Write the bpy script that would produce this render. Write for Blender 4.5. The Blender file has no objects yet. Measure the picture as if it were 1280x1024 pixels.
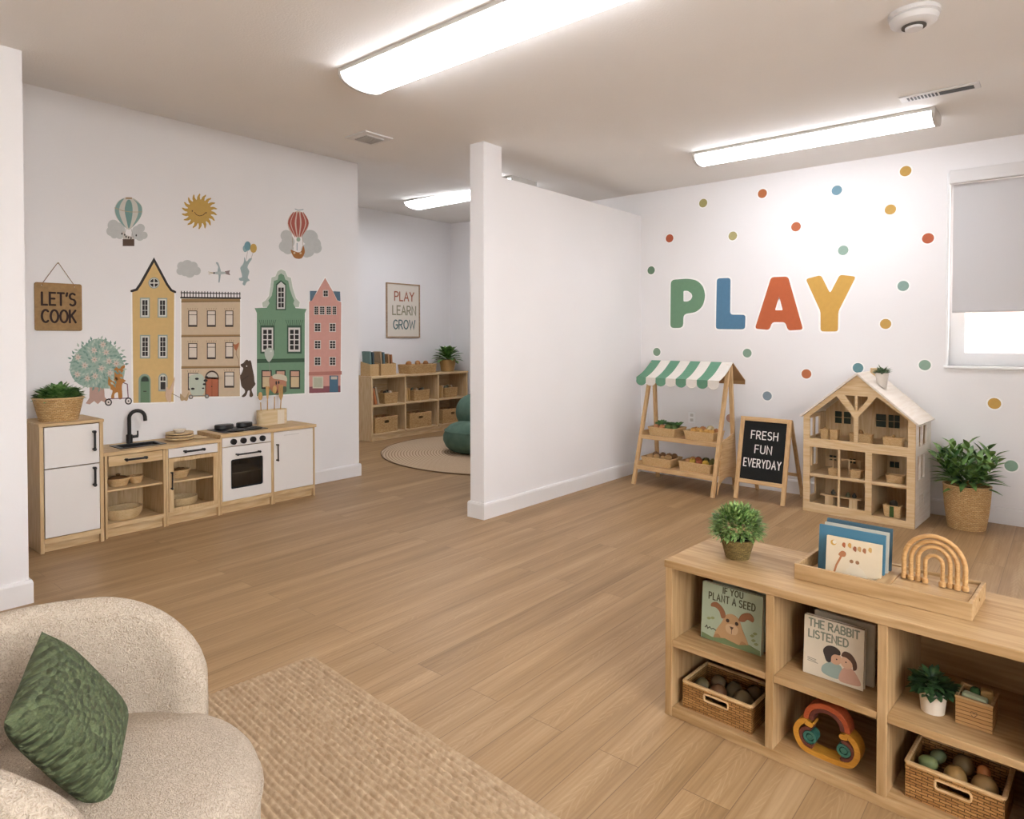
import bpy, bmesh, math, random
from mathutils import Vector, Matrix, noise as mnoise
random.seed(7)
SKY, LAMP, EXPO = 12.5, 16.5, 0.23
sc = bpy.context.scene
COL = sc.collection
PI = math.pi
R = math.radians

# ------------------------------------------------------------------ camera model (also used to read sizes off the photo)
H = 1.4
FPX, TH, YH, PIT = 833.19, 0.70028, 435.93, 0.0183
_F = Vector((math.cos(TH), math.sin(TH), 0)); _R = Vector((math.sin(TH), -math.cos(TH), 0)); _U = Vector((0, 0, 1))
FW = _F*math.cos(PIT) - _U*math.sin(PIT); UP = _F*math.sin(PIT) + _U*math.cos(PIT)
CAM = Vector((0, 0, H))
def ray(x, y): return FW + _R*((x-640)/FPX) - UP*((y-YH)/FPX)
def on_z(x, y, z=0.0):
    r = ray(x, y); return CAM + r*((z-H)/r.z)
def on_x(x, y, X):
    r = ray(x, y); return CAM + r*(X/r.x)
def on_y(x, y, Y):
    r = ray(x, y); return CAM + r*(Y/r.y)

# room dimensions (metres)
YP, YPB = 3.434, 3.576        # partition faces
XP = 6.155                    # play wall
YK, XKE = 5.488, 4.122        # kitchen wall, its free end
XPO, XST = 3.741, 3.948       # free end of the partition, end of its full-height post
YN, XNE = 4.181, 1.024        # near wall on the left and its free end
YB, XB = 7.56, 7.47           # back room
CZ, ZTOP = 2.879, 2.646       # ceiling, top of the low part of the partition
X0, Y0 = -1.9, -1.7           # walls behind the photographer
def ceil_z(y):
    if y <= 4.3: return CZ
    if y <= 5.4:
        t = (y-4.3)/1.1; t = t*t*(3-2*t); return CZ + 0.243*t
    return 3.122 + (y-5.4)*0.03

# ------------------------------------------------------------------ materials
def lin(h):
    h = h.lstrip('#')
    o = []
    for i in (0, 2, 4):
        c = int(h[i:i+2], 16)/255
        o.append(c/12.92 if c <= .04045 else ((c+.055)/1.055)**2.4)
    return (o[0], o[1], o[2], 1)
_M = {}
class NT:
    def __init__(s, name):
        s.m = bpy.data.materials.new(name); s.m.use_nodes = True
        s.t = s.m.node_tree; s.b = s.t.nodes['Principled BSDF']
    def n(s, typ, **kw):
        nd = s.t.nodes.new(typ)
        for k, v in kw.items():
            if k.startswith('i_'):
                key = k[2:]
                nd.inputs[int(key) if key.isdigit() else key.replace('_', ' ')].default_value = v
            else: setattr(nd, k, v)
        return nd
    def l(s, a, b): s.t.links.new(a, b)
    def coord(s, kind='Object', scale=(1, 1, 1), rot=(0, 0, 0)):
        tc = s.n('ShaderNodeTexCoord'); mp = s.n('ShaderNodeMapping')
        mp.inputs['Scale'].default_value = scale; mp.inputs['Rotation'].default_value = rot
        s.l(tc.outputs[kind], mp.inputs['Vector']); return mp.outputs['Vector']
    def ramp(s, fac, stops):
        r = s.n('ShaderNodeValToRGB'); e = r.color_ramp.elements
        while len(e) < len(stops): e.new(.5)
        for i, (p, c) in enumerate(stops):
            e[i].position = p; e[i].color = lin(c) if isinstance(c, str) else c
        s.l(fac, r.inputs['Fac']); return r.outputs['Color']
    def bump(s, hgt, strength=.3, dist=.005):
        b = s.n('ShaderNodeBump'); b.inputs['Strength'].default_value = strength; b.inputs['Distance'].default_value = dist
        s.l(hgt, b.inputs['Height']); s.l(b.outputs['Normal'], s.b.inputs['Normal'])
def plain(name, col, rough=.6, metal=0, spec=.4, mottle=0.0, mscale=6):
    if name in _M: return _M[name]
    t = NT(name); t.b.inputs['Roughness'].default_value = rough; t.b.inputs['Metallic'].default_value = metal
    t.b.inputs['Specular IOR Level'].default_value = spec
    nz = t.n('ShaderNodeTexNoise'); nz.inputs['Scale'].default_value = mscale; nz.inputs['Detail'].default_value = 4
    t.l(t.coord(), nz.inputs['Vector'])
    mx = t.n('ShaderNodeMix', data_type='RGBA', blend_type='MULTIPLY'); mx.inputs[0].default_value = 1
    mx.inputs[6].default_value = lin(col)
    a = 1-mottle
    c = t.ramp(nz.outputs['Fac'], [(.3, (a, a, a, 1)), (.7, (1, 1, 1, 1))])
    t.l(c, mx.inputs[7]); t.l(mx.outputs[2], t.b.inputs['Base Color'])
    _M[name] = t.m; return t.m
def wood(name, light, dark, axis='x', scale=1.0, rough=.5, contrast=1.0):
    """wood with a grain that runs along one object axis"""
    if name in _M: return _M[name]
    t = NT(name); t.b.inputs['Roughness'].default_value = rough; t.b.inputs['Specular IOR Level'].default_value = .3
    s = {'x': (1.2, 14, 14), 'y': (14, 1.2, 14), 'z': (14, 14, 1.2)}[axis]
    v = t.coord('Object', tuple(q*scale for q in s))
    n1 = t.n('ShaderNodeTexNoise'); n1.inputs['Scale'].default_value = 1.0; n1.inputs['Detail'].default_value = 2; n1.inputs['Distortion'].default_value = .4
    t.l(v, n1.inputs['Vector'])
    mm = t.n('ShaderNodeMath', operation='MULTIPLY'); mm.inputs[1].default_value = 38; t.l(n1.outputs['Fac'], mm.inputs[0])
    sn = t.n('ShaderNodeMath', operation='SINE'); t.l(mm.outputs[0], sn.inputs[0])
    n2 = t.n('ShaderNodeTexNoise'); n2.inputs['Scale'].default_value = 6; n2.inputs['Detail'].default_value = 5; t.l(v, n2.inputs['Vector'])
    ma = t.n('ShaderNodeMath', operation='MULTIPLY_ADD'); ma.inputs[1].default_value = .13*contrast; t.l(sn.outputs[0], ma.inputs[0]); t.l(n2.outputs['Fac'], ma.inputs[2])
    c = t.ramp(ma.outputs[0], [(.25, dark), (.72, light)])
    t.l(c, t.b.inputs['Base Color']); t.bump(ma.outputs[0], .08, .002)
    _M[name] = t.m; return t.m
def weave(name, c1, c2, gap, bw=.022, bh=.0075, rough=.7, strength=.8):
    """strands woven in rows, laid out in the mesh's own UV (metres)"""
    if name in _M: return _M[name]
    t = NT(name); t.b.inputs['Roughness'].default_value = rough; t.b.inputs['Specular IOR Level'].default_value = .25
    tc = t.n('ShaderNodeTexCoord')
    nz = t.n('ShaderNodeTexNoise'); nz.inputs['Scale'].default_value = 40; t.l(tc.outputs['UV'], nz.inputs['Vector'])
    mx = t.n('ShaderNodeVectorMath', operation='MULTIPLY_ADD'); mx.inputs[1].default_value = (.004, .004, 0); t.l(nz.outputs['Color'], mx.inputs[0]); t.l(tc.outputs['UV'], mx.inputs[2])
    br = t.n('ShaderNodeTexBrick'); br.offset = .5; br.squash = 1
    br.inputs['Scale'].default_value = 1; br.inputs['Brick Width'].default_value = bw; br.inputs['Row Height'].default_value = bh
    br.inputs['Mortar Size'].default_value = bh*.16; br.inputs['Mortar Smooth'].default_value = 1
    br.inputs['Color1'].default_value = lin(c1); br.inputs['Color2'].default_value = lin(c2); br.inputs['Mortar'].default_value = lin(gap)
    t.l(mx.outputs[0], br.inputs['Vector']); t.l(br.outputs['Color'], t.b.inputs['Base Color'])
    iv = t.n('ShaderNodeMath', operation='SUBTRACT'); iv.inputs[0].default_value = 1; t.l(br.outputs['Fac'], iv.inputs[1])
    t.bump(iv.outputs[0], strength, .004)
    _M[name] = t.m; return t.m
def emissive(name, col, strength):
    t = NT(name); t.b.inputs['Base Color'].default_value = lin(col)
    t.b.inputs['Emission Color'].default_value = lin(col); t.b.inputs['Emission Strength'].default_value = strength
    return t.m
def leafy(name, c1, c2, scale=25, rough=.45):
    if name in _M: return _M[name]
    t = NT(name); t.b.inputs['Roughness'].default_value = rough
    nz = t.n('ShaderNodeTexNoise'); nz.inputs['Scale'].default_value = scale; nz.inputs['Detail'].default_value = 2
    t.l(t.coord(), nz.inputs['Vector'])
    c = t.ramp(nz.outputs['Fac'], [(.35, c1), (.65, c2)]); t.l(c, t.b.inputs['Base Color'])
    _M[name] = t.m; return t.m

def wall_paint(name, col, bump=.06, scale=140):
    t = NT(name); t.b.inputs['Roughness'].default_value = .85; t.b.inputs['Specular IOR Level'].default_value = .2
    nz = t.n('ShaderNodeTexNoise'); nz.inputs['Scale'].default_value = scale; nz.inputs['Detail'].default_value = 4
    t.l(t.coord(), nz.inputs['Vector'])
    n2 = t.n('ShaderNodeTexNoise'); n2.inputs['Scale'].default_value = 1.5; t.l(t.coord(), n2.inputs['Vector'])
    r = t.ramp(n2.outputs['Fac'], [(.3, (.97, .97, .97, 1)), (.7, (1, 1, 1, 1))])
    mx = t.n('ShaderNodeMix', data_type='RGBA', blend_type='MULTIPLY'); mx.inputs[0].default_value = 1; mx.inputs[6].default_value = lin(col)
    t.l(r, mx.inputs[7]); t.l(mx.outputs[2], t.b.inputs['Base Color'])
    t.bump(nz.outputs['Fac'], bump, .004)
    return t.m
WALL = wall_paint('white wall paint', '#eeebea')
CEIL = wall_paint('textured ceiling paint', '#eeeae5', .35, 90)
TRIM = plain('white trim paint', '#e9e6e4', .45)
def floor_mat():
    t = NT('oak plank flooring'); b = t.b; b.inputs['Roughness'].default_value = .42; b.inputs['Specular IOR Level'].default_value = .35
    v = t.coord('Object')
    br = t.n('ShaderNodeTexBrick'); br.offset = .37; br.inputs['Scale'].default_value = 1
    br.inputs['Brick Width'].default_value = 1.9; br.inputs['Row Height'].default_value = .152
    br.inputs['Mortar Size'].default_value = .0012; br.inputs['Mortar Smooth'].default_value = .1
    br.inputs['Color1'].default_value = (0, 0, 0, 1); br.inputs['Color2'].default_value = (1, 1, 1, 1); br.inputs['Mortar'].default_value = (.5, .5, .5, 1)
    t.l(v, br.inputs['Vector'])
    off = t.n('ShaderNodeVectorMath', operation='MULTIPLY_ADD'); off.inputs[1].default_value = (7, 3, 11)
    t.l(br.outputs['Color'], off.inputs[0]); t.l(v, off.inputs[2])
    def math_(op, a, b=None, c=None):
        nd = t.n('ShaderNodeMath', operation=op)
        for i, q in enumerate((a, b, c)):
            if q is None: continue
            if isinstance(q, (int, float)): nd.inputs[i].default_value = q
            else: t.l(q, nd.inputs[i])
        return nd.outputs[0]
    def noise_(sc_, scale, detail=3, dist=0):
        mp = t.n('ShaderNodeMapping'); mp.inputs['Scale'].default_value = sc_; t.l(off.outputs[0], mp.inputs['Vector'])
        nz = t.n('ShaderNodeTexNoise'); nz.inputs['Scale'].default_value = scale; nz.inputs['Detail'].default_value = detail; nz.inputs['Distortion'].default_value = dist
        t.l(mp.outputs[0], nz.inputs['Vector']); return nz.outputs['Fac']
    sx = t.n('ShaderNodeSeparateXYZ'); t.l(v, sx.inputs[0])
    pv = math_('ABSOLUTE', math_('SUBTRACT', math_('FRACT', math_('DIVIDE', sx.outputs['Y'], .152)), .5))      # 0 at the middle of a plank
    broad = noise_((.35, 7, 1), 1.4, 2)
    fine = noise_((2.2, 70, 1), 1.4, 5)
    warp = noise_((5, 16, 1), 1.2, 2)
    ch = math_('SINE', math_('ADD', math_('MULTIPLY', sx.outputs['X'], 95), math_('ADD', math_('MULTIPLY', pv, 60), math_('MULTIPLY', warp, 16))))
    mask = math_('MULTIPLY', math_('LESS_THAN', pv, .2), math_('GREATER_THAN', noise_((.8, 4, 1), 1.2, 1), .47))
    chev = math_('MULTIPLY', math_('POWER', math_('MAXIMUM', ch, 0), 4), mask)
    ma_o = math_('ADD', math_('ADD', math_('MULTIPLY', broad, .55), math_('MULTIPLY', fine, .4)), math_('MULTIPLY', chev, .10))
    class _O: outputs = [ma_o]
    ma = _O
    c = t.ramp(ma_o, [(.28, '#876a47'), (.48, '#a1815b'), (.72, '#b99b75')])
    tint = t.ramp(br.outputs['Color'], [(0, (.95, .94, .93, 1)), (1, (1.03, 1.02, 1.01, 1))])
    mx = t.n('ShaderNodeMix', data_type='RGBA', blend_type='MULTIPLY'); mx.inputs[0].default_value = 1; t.l(c, mx.inputs[6]); t.l(tint, mx.inputs[7])
    m2 = t.n('ShaderNodeMix', data_type='RGBA'); m2.inputs[7].default_value = lin('#7a6045'); t.l(br.outputs['Fac'], m2.inputs[0]); t.l(mx.outputs[2], m2.inputs[6])
    t.l(m2.outputs[2], b.inputs['Base Color'])
    t.bump(ma.outputs[0], .05, .002)
    return t.m
FLOOR = floor_mat()
OAK = {a: wood('light oak '+a, '#d6ba8f', '#c2a072', a) for a in 'xyz'}
BIRCH = {a: wood('pale birch '+a, '#dcc29a', '#cbaa7d', a) for a in 'xyz'}
PINE = {a: wood('pine batten '+a, '#d3b183', '#c0996a', a) for a in 'xyz'}
WHITE = plain('white lacquer', '#e6e0da', .4)
BLACK = plain('matt black metal', '#1c1a19', .4)
DARK = plain('dark cavity', '#17120d', .9)
RIM = wood('braided rim', '#e0bf90', '#bf9660', 'x', 6)
WEAVE = weave('seagrass weave', '#dcb985', '#c89e67', '#86602f', .022, .010)
WEAVED = weave('brown wicker weave', '#b8884f', '#9a6c3a', '#3a2512', .03, .0085, strength=1.0)
WEAVEF = weave('fine raffia weave', '#e0c193', '#d2ad78', '#b08a55', .010, .007, strength=.5)
GREEN1 = leafy('dark green leaves', '#386529', '#82a860')
GREEN2 = leafy('fresh green leaves', '#47702f', '#a3bb72', 60)
GREEN3 = leafy('mid green leaves', '#2b5426', '#7fa254', 14)
GREEN4 = leafy('grey green leaves', '#45603f', '#7f9a74', 60)
SOIL = plain('dark potting soil', '#1e1610', .95, mottle=.4, mscale=60)

# ------------------------------------------------------------------ mesh builder
class MB:
    def __init__(s):
        s.bm = bmesh.new(); s.uv = s.bm.loops.layers.uv.new('UVMap'); s.mi = 0
    def face(s, vs, uvs=None):
        try: f = s.bm.faces.new(vs)
        except ValueError: return None
        f.material_index = s.mi
        if uvs:
            for lp, u in zip(f.loops, uvs): lp[s.uv].uv = u
        return f
    def v(s, p): return s.bm.verts.new(p)
    def box(s, x0, x1, y0, y1, z0, z1):
        P = [s.v((x, y, z)) for z in (z0, z1) for y in (y0, y1) for x in (x0, x1)]
        for q, uvf in (((0, 2, 3, 1), (0, 1)), ((4, 5, 7, 6), (0, 1)), ((0, 1, 5, 4), (0, 2)), ((2, 6, 7, 3), (0, 2)), ((0, 4, 6, 2), (1, 2)), ((1, 3, 7, 5), (1, 2))):
            vs = [P[i] for i in q]
            s.face(vs, [(w.co[uvf[0]], w.co[uvf[1]]) for w in vs])
        return s
    def prism(s, outer, fn, w0=0.0, w1=.01, holes=(), back=True):
        """polygon (u, v) with holes, extruded from w0 to w1 through fn(u, v, w)"""
        loops = [outer]+list(holes)
        caps = {}
        for w in ((w0, w1) if back else (w1,)):
            L = []; E = []
            for lp in loops:
                vs = [s.v(fn(p[0], p[1], w)) for p in lp]; L.append(vs)
            if len(loops) == 1:
                s.face(L[0], list(outer))
            else:
                uvd = {}
                for lp, vs in zip(loops, L):
                    for p, vv in zip(lp, vs): uvd[vv] = p
                    for i in range(len(vs)): E.append(s.bm.edges.new((vs[i], vs[(i+1) % len(vs)])))
                r = bmesh.ops.triangle_fill(s.bm, edges=E, use_beauty=True)
                for f in r['geom']:
                    if isinstance(f, bmesh.types.BMFace):
                        f.material_index = s.mi
                        for lp in f.loops: lp[s.uv].uv = uvd.get(lp.vert, (0, 0))
            caps[w] = L
        if back:
            for a, b in zip(caps[w0], caps[w1]):
                n = len(a); d = 0
                for i in range(n):
                    j = (i+1) % n; e = (a[i].co-a[j].co).length
                    s.face([a[i], a[j], b[j], b[i]], [(d, w0), (d+e, w0), (d+e, w1), (d, w1)]); d += e
        return s
    def loft(s, rings, caps=(True, True), closed=True, ulen=None):
        """rings: lists of 3D points of equal length"""
        V = [[s.v(p) for p in r] for r in rings]
        vv = 0
        for k in range(len(V)-1):
            a, b = V[k], V[k+1]; n = len(a); d = 0
            hgt = sum((Vector(rings[k][i])-Vector(rings[k+1][i])).length for i in range(n))/n
            for i in range(n if closed else n-1):
                j = (i+1) % n; e = (a[i].co-a[j].co).length
                e = max(e, (b[i].co-b[j].co).length)
                s.face([a[i], a[j], b[j], b[i]], [(d, vv), (d+e, vv), (d+e, vv+hgt), (d, vv+hgt)]); d += e
            vv += hgt
        if caps[0]: s.face(V[0][::-1], [(p.co.x, p.co.y) for p in V[0][::-1]])
        if caps[1]: s.face(V[-1], [(p.co.x, p.co.y) for p in V[-1]])
        return s
    def lathe(s, prof, cx=0, cy=0, cz=0, seg=24, sx=1, sy=1, caps=(True, True)):
        rings = []
        for r, z in prof:
            rings.append([(cx+r*sx*math.cos(2*PI*i/seg), cy+r*sy*math.sin(2*PI*i/seg), cz+z) for i in range(seg)])
        return s.loft(rings, caps)
    def tube(s, pts, r, seg=8, closed=False, caps=True):
        P = [Vector(p) for p in pts]; n = len(P); rings = []
        rr = r if isinstance(r, (list, tuple)) else [r]*n
        up = None
        for i in range(n):
            if closed: t = (P[(i+1) % n]-P[i-1]).normalized()
            else: t = (P[min(i+1, n-1)]-P[max(i-1, 0)]).normalized()
            if up is None:
                up = Vector((0, 0, 1)) if abs(t.z) < .9 else Vector((1, 0, 0))
            a = t.cross(up)
            if a.length < 1e-6: a = t.orthogonal()
            a.normalize(); up = a.cross(t).normalized()
            rings.append([P[i]+a*(rr[i]*math.cos(2*PI*k/seg))+up*(rr[i]*math.sin(2*PI*k/seg)) for k in range(seg)])
        if closed: rings.append(rings[0]); s.loft(rings, (False, False))
        else: s.loft(rings, (caps, caps))
        return s
    def bar(s, a, b, w, d, side=(1, 0, 0)):
        """rectangular batten from a to b: w across `side`, d the other way"""
        a, b = Vector(a), Vector(b); t = (b-a).normalized(); sd = Vector(side); sd = (sd-t*sd.dot(t)).normalized(); o = t.cross(sd)
        ring = lambda p: [p+sd*(w/2*i)+o*(d/2*j) for i, j in ((-1, -1), (1, -1), (1, 1), (-1, 1))]
        return s.loft([ring(a), ring(b)])
    def ribbon(s, pts, width, fn, w0, w1, closed=False, cap=True):
        """flat stroke of constant width along a 2D polyline"""
        n = len(pts); Lf = []; Rt = []
        P = [Vector(p) for p in pts]
        for i in range(n):
            if closed: a, b, c = P[i-1], P[i], P[(i+1) % n]
            else: a, b, c = P[max(i-1, 0)], P[i], P[min(i+1, n-1)]
            d1 = (b-a); d2 = (c-b)
            if d1.length < 1e-9: d1 = d2
            if d2.length < 1e-9: d2 = d1
            d1 = d1.normalized(); d2 = d2.normalized()
            nn = Vector((-(d1+d2).y, (d1+d2).x))
            if nn.length < 1e-6: nn = Vector((-d1.y, d1.x))
            nn.normalize(); k = max(.45, nn.dot(Vector((-d1.y, d1.x))))
            Lf.append(b+nn*(width/2/k)); Rt.append(b-nn*(width/2/k))
        if closed:
            for i in range(n):
                p, q = P[i], P[(i+1) % n]; d = q-p
                if d.length < 1e-9: continue
                d.normalize(); o = Vector((-d.y, d.x))*(width/2)
                s.prism([tuple(p+o), tuple(q+o), tuple(q-o), tuple(p-o)], fn, w0, w1+(i % 8)*2e-5)
                e = P[i]-P[i-1]
                if e.length > 1e-9 and e.normalized().dot(d) < .97: s.prism(circ(p.x, p.y, width/2, n=12), fn, w0, w1+(i % 8)*2e-5+1e-5)
            return s
        end = []; start = []
        if cap:
            for (lst, p, dvec) in ((end, P[-1], P[-1]-P[-2]), (start, P[0], P[0]-P[1])):
                a0 = math.atan2(dvec.y, dvec.x)
                for k in range(1, 6): 
                    an = a0+PI/2-PI*k/6
                    lst.append(p+Vector((math.cos(an), math.sin(an)))*(width/2))
        poly = [tuple(p) for p in (Lf+end+Rt[::-1]+start)]
        # build as strips so that bends never self-overlap badly
        Vt = [[s.v(fn(p.x, p.y, w)) for p in Lf] for w in (w0, w1)]; Vb = [[s.v(fn(p.x, p.y, w)) for p in Rt] for w in (w0, w1)]
        for i in range(n-1):
            s.face([Vt[1][i], Vt[1][i+1], Vb[1][i+1], Vb[1][i]])
            s.face([Vt[0][i], Vt[0][i+1], Vt[1][i+1], Vt[1][i]]); s.face([Vb[0][i], Vb[0][i+1], Vb[1][i+1], Vb[1][i]])
        if cap:
            for i, lst in ((n-1, end), (0, start)):
                ec = [s.v(fn(p.x, p.y, w1)) for p in lst]
                s.face(([Vt[1][i]]+ec+[Vb[1][i]]) if i else ([Vb[1][i]]+ec+[Vt[1][i]]))
                eb = [s.v(fn(p.x, p.y, w0)) for p in lst]
                for q in range(len(ec)-1): s.face([ec[q], ec[q+1], eb[q+1], eb[q]])
        return s
    def sphere(s, c, r, seg=12, rings=8, sx=1, sy=1, sz=1):
        prof = [(math.sin(PI*k/rings)*r, -math.cos(PI*k/rings)*r*sz) for k in range(rings+1)]
        prof[0] = (r*.02, -r*sz); prof[-1] = (r*.02, r*sz)
        return s.lathe(prof, c[0], c[1], c[2], seg, sx, sy)
    def leaf(s, base, d, length, width, droop=.3, fold=.25, segs=4, prof=None):
        d = Vector(d).normalized(); side = d.cross(Vector((0, 0, 1)))
        if side.length < 1e-3: side = Vector((1, 0, 0))
        side.normalize(); nrm = side.cross(d).normalized()
        prof = prof or [.12, .75, 1, .7, .04]
        rows = []; p = Vector(base)
        for i in range(segs+1):
            t = i/segs
            dd = (d - Vector((0, 0, 1))*droop*t*1.3).normalized()
            if i: p = p+dd*(length/segs)
            w = width/2*prof[i] if segs == len(prof)-1 else width/2*math.sin(PI*min(.98, .08+.9*t))
            nn = side.cross(dd).normalized()
            rows.append((s.v(p-side*w+nn*(w*fold)), s.v(p), s.v(p+side*w+nn*(w*fold))))
        for a, b in zip(rows, rows[1:]):
            s.face([a[0], a[1], b[1], b[0]]); s.face([a[1], a[2], b[2], b[1]])
        return s
    def build(s, name, mats, parent=None, loc=None, rz=0, smooth=False, bevel=0, seg=2, origin=None, ang=35):
        if origin is not None: bmesh.ops.translate(s.bm, verts=s.bm.verts, vec=-Vector(origin))
        bmesh.ops.recalc_face_normals(s.bm, faces=s.bm.faces)
        me = bpy.data.meshes.new(name); s.bm.to_mesh(me); s.bm.free()
        for m in (mats if isinstance(mats, (list, tuple)) else [mats]): me.materials.append(m)
        o = bpy.data.objects.new(name, me); COL.objects.link(o)
        if smooth:
            for p in me.polygons: p.use_smooth = True
            if smooth != 'all':
                try: me.set_sharp_from_angle(angle=R(ang))
                except Exception: pass
        if bevel:
            b = o.modifiers.new('bevel', 'BEVEL'); b.width = bevel; b.segments = seg; b.limit_method = 'ANGLE'; b.angle_limit = R(40)
        if parent: o.parent = parent
        if origin is not None: o.location = origin
        if loc is not None: o.location = loc
        if rz: o.rotation_euler.z = rz
        return o
def _area(P):
    return abs(sum(P[i].x*P[(i+1) % len(P)].y-P[(i+1) % len(P)].x*P[i].y for i in range(len(P)))/2)
def T(o, label, cat, group=None):
    o['label'] = label; o['category'] = cat
    if group: o['group'] = group
    return o
def thing(name, label, cat, loc=(0, 0, 0), rz=0, group=None):
    o = bpy.data.objects.new(name, None); o.empty_display_size = .05; COL.objects.link(o)
    o.location = loc; o.rotation_euler.z = rz
    return T(o, label, cat, group)
def struct(o): o['kind'] = 'structure'; return o
def dup(root, loc=None, rz=None, label=None, group=None, scale=None):
    r = root.copy(); COL.objects.link(r)
    if loc is not None: r.location = loc
    if rz is not None: r.rotation_euler.z = rz
    if label: r['label'] = label
    if group: r['group'] = group
    if scale: r.scale = (scale, scale, scale)
    for ch in list(root.children):
        c = ch.copy(); COL.objects.link(c); c.parent = r
        for g in ch.children:
            d = g.copy(); COL.objects.link(d); d.parent = c
    return r
def rrect(w, d, r, n=4, cx=0, cy=0):
    o = []
    for (sx, sy, a0) in ((1, 1, 0), (-1, 1, 90), (-1, -1, 180), (1, -1, 270)):
        for k in range(n+1):
            a = R(a0+90*k/n); o.append((cx+sx*(w/2-r)+r*math.cos(a), cy+sy*(d/2-r)+r*math.sin(a)))
    return o
def round_poly(pts, r, n=4):
    o = []; N = len(pts)
    for i in range(N):
        a, b, c = Vector(pts[i-1]), Vector(pts[i]), Vector(pts[(i+1) % N])
        k = min(r, (a-b).length*.45, (c-b).length*.45)
        p0 = b+(a-b).normalized()*k; p1 = b+(c-b).normalized()*k
        for q in range(n+1):
            t = q/n; o.append(tuple(p0*(1-t)**2+b*2*t*(1-t)+p1*t*t))
    return o
def blob(pts, n=4):
    N = len(pts); o = []
    for i in range(N):
        p0, p1, p2, p3 = (Vector(pts[(i+k) % N]) for k in (-1, 0, 1, 2))
        for q in range(n):
            t = q/n
            o.append(tuple(.5*((2*p1)+(p2-p0)*t+(2*p0-5*p1+4*p2-p3)*t*t+(3*p1-p0-3*p2+p3)*t**3)))
    return o
def circ(cx, cy, rx, ry=None, n=20, a0=0, a1=360):
    ry = rx if ry is None else ry
    full = abs(a1-a0) >= 360
    m = n if full else n+1
    return [(cx+rx*math.cos(R(a0+(a1-a0)*k/n)), cy+ry*math.sin(R(a0+(a1-a0)*k/n))) for k in range(m)]
def rect(x0, y0, x1, y1): return [(x0, y0), (x1, y0), (x1, y1), (x0, y1)]
XZ = lambda y: (lambda u, v, w: (u, y-w, v))      # plate facing local -y
XY = lambda z: (lambda u, v, w: (u, v, z+w))
YZ = lambda x: (lambda u, v, w: (x+w, u, v))
# stroke lettering (unit height)
def _a(cx, cy, rx, ry, a0, a1, n=10): return circ(cx, cy, rx, ry, n, a0, a1)
GL = {
 'A': (.62, [[(0, 0), (.31, 1), (.62, 0)], [(.11, .34), (.51, .34)]]),
 'B': (.52, [[(0, 0), (0, 1)], [(0, 1)]+_a(.24, .76, .24, .24, 90, -90, 8)+[(0, .52)], [(0, .52)]+_a(.26, .26, .26, .26, 90, -90, 8)+[(0, 0)]]),
 'C': (.58, [_a(.33, .5, .33, .5, 50, 310, 16)]),
 'D': (.58, [[(0, 0), (0, 1)], [(0, 1)]+_a(.2, .5, .38, .5, 90, -90, 12)+[(0, 0)]]),
 'E': (.46, [[(.46, 1), (0, 1), (0, 0), (.46, 0)], [(0, .52), (.4, .52)]]),
 'F': (.46, [[(.46, 1), (0, 1), (0, 0)], [(0, .52), (.4, .52)]]),
 'G': (.62, [_a(.33, .5, .33, .5, 50, 330, 16)+[(.63, .45), (.38, .45)]]),
 'H': (.54, [[(0, 0), (0, 1)], [(.54, 0), (.54, 1)], [(0, .52), (.54, .52)]]),
 'I': (.02, [[(.01, 0), (.01, 1)]]),
 'K': (.54, [[(0, 0), (0, 1)], [(.52, 1), (0, .42)], [(.16, .58), (.54, 0)]]),
 'L': (.44, [[(0, 1), (0, 0), (.44, 0)]]),
 'N': (.56, [[(0, 0), (0, 1), (.56, 0), (.56, 1)]]),
 'O': (.66, [_a(.33, .5, .33, .5, 90, 450, 22)]),
 'P': (.52, [[(0, 0), (0, 1)], [(0, 1)]+_a(.25, .73, .27, .27, 90, -90, 8)+[(0, .46)]]),
 'R': (.54, [[(0, 0), (0, 1)], [(0, 1)]+_a(.25, .74, .26, .26, 90, -90, 8)+[(0, .48)], [(.24, .48), (.54, 0)]]),
 'S': (.5, [_a(.26, .755, .25, .245, 40, 270, 10)+_a(.25, .255, .26, .255, 90, -140, 10)]),
 'T': (.54, [[(0, 1), (.54, 1)], [(.27, 1), (.27, 0)]]),
 'U': (.56, [[(0, 1), (0, .3)]+_a(.28, .28, .28, .28, 180, 360, 10)+[(.56, .3), (.56, 1)]]),
 'V': (.58, [[(0, 1), (.29, 0), (.58, 1)]]),
 'W': (.86, [[(0, 1), (.2, 0), (.43, .85), (.66, 0), (.86, 1)]]),
 'Y': (.56, [[(0, 1), (.28, .5), (.56, 1)], [(.28, .5), (.28, 0)]]),
 "'": (.04, [[(.06, 1.02), (.0, .78)]]),
}
def text(mb, s, x, y, h, stroke, fn, w0, w1, sx=1.0, gap=.2, width=None, skew=0):
    """centred line of stroke letters, cap height h, baseline at y"""
    adv = []; t = 0
    for ch in s:
        wd = .38 if ch == ' ' else GL[ch][0]; adv.append(t); t += wd+(gap if ch != ' ' else 0)
    t -= gap
    k = h*sx if width is None else (width-stroke)/t
    x0 = x-t*k/2
    for i, (ch, a) in enumerate(zip(s, adv)):
        if ch == ' ': continue
        for j, stc in enumerate(GL[ch][1]):
            e = w1+(i % 2)*1e-5+j*2e-5
            mb.ribbon([(x0+(a+px)*k+skew*py*h, y+py*h) for px, py in stc], stroke, fn, w0, e)
    return mb

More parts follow.
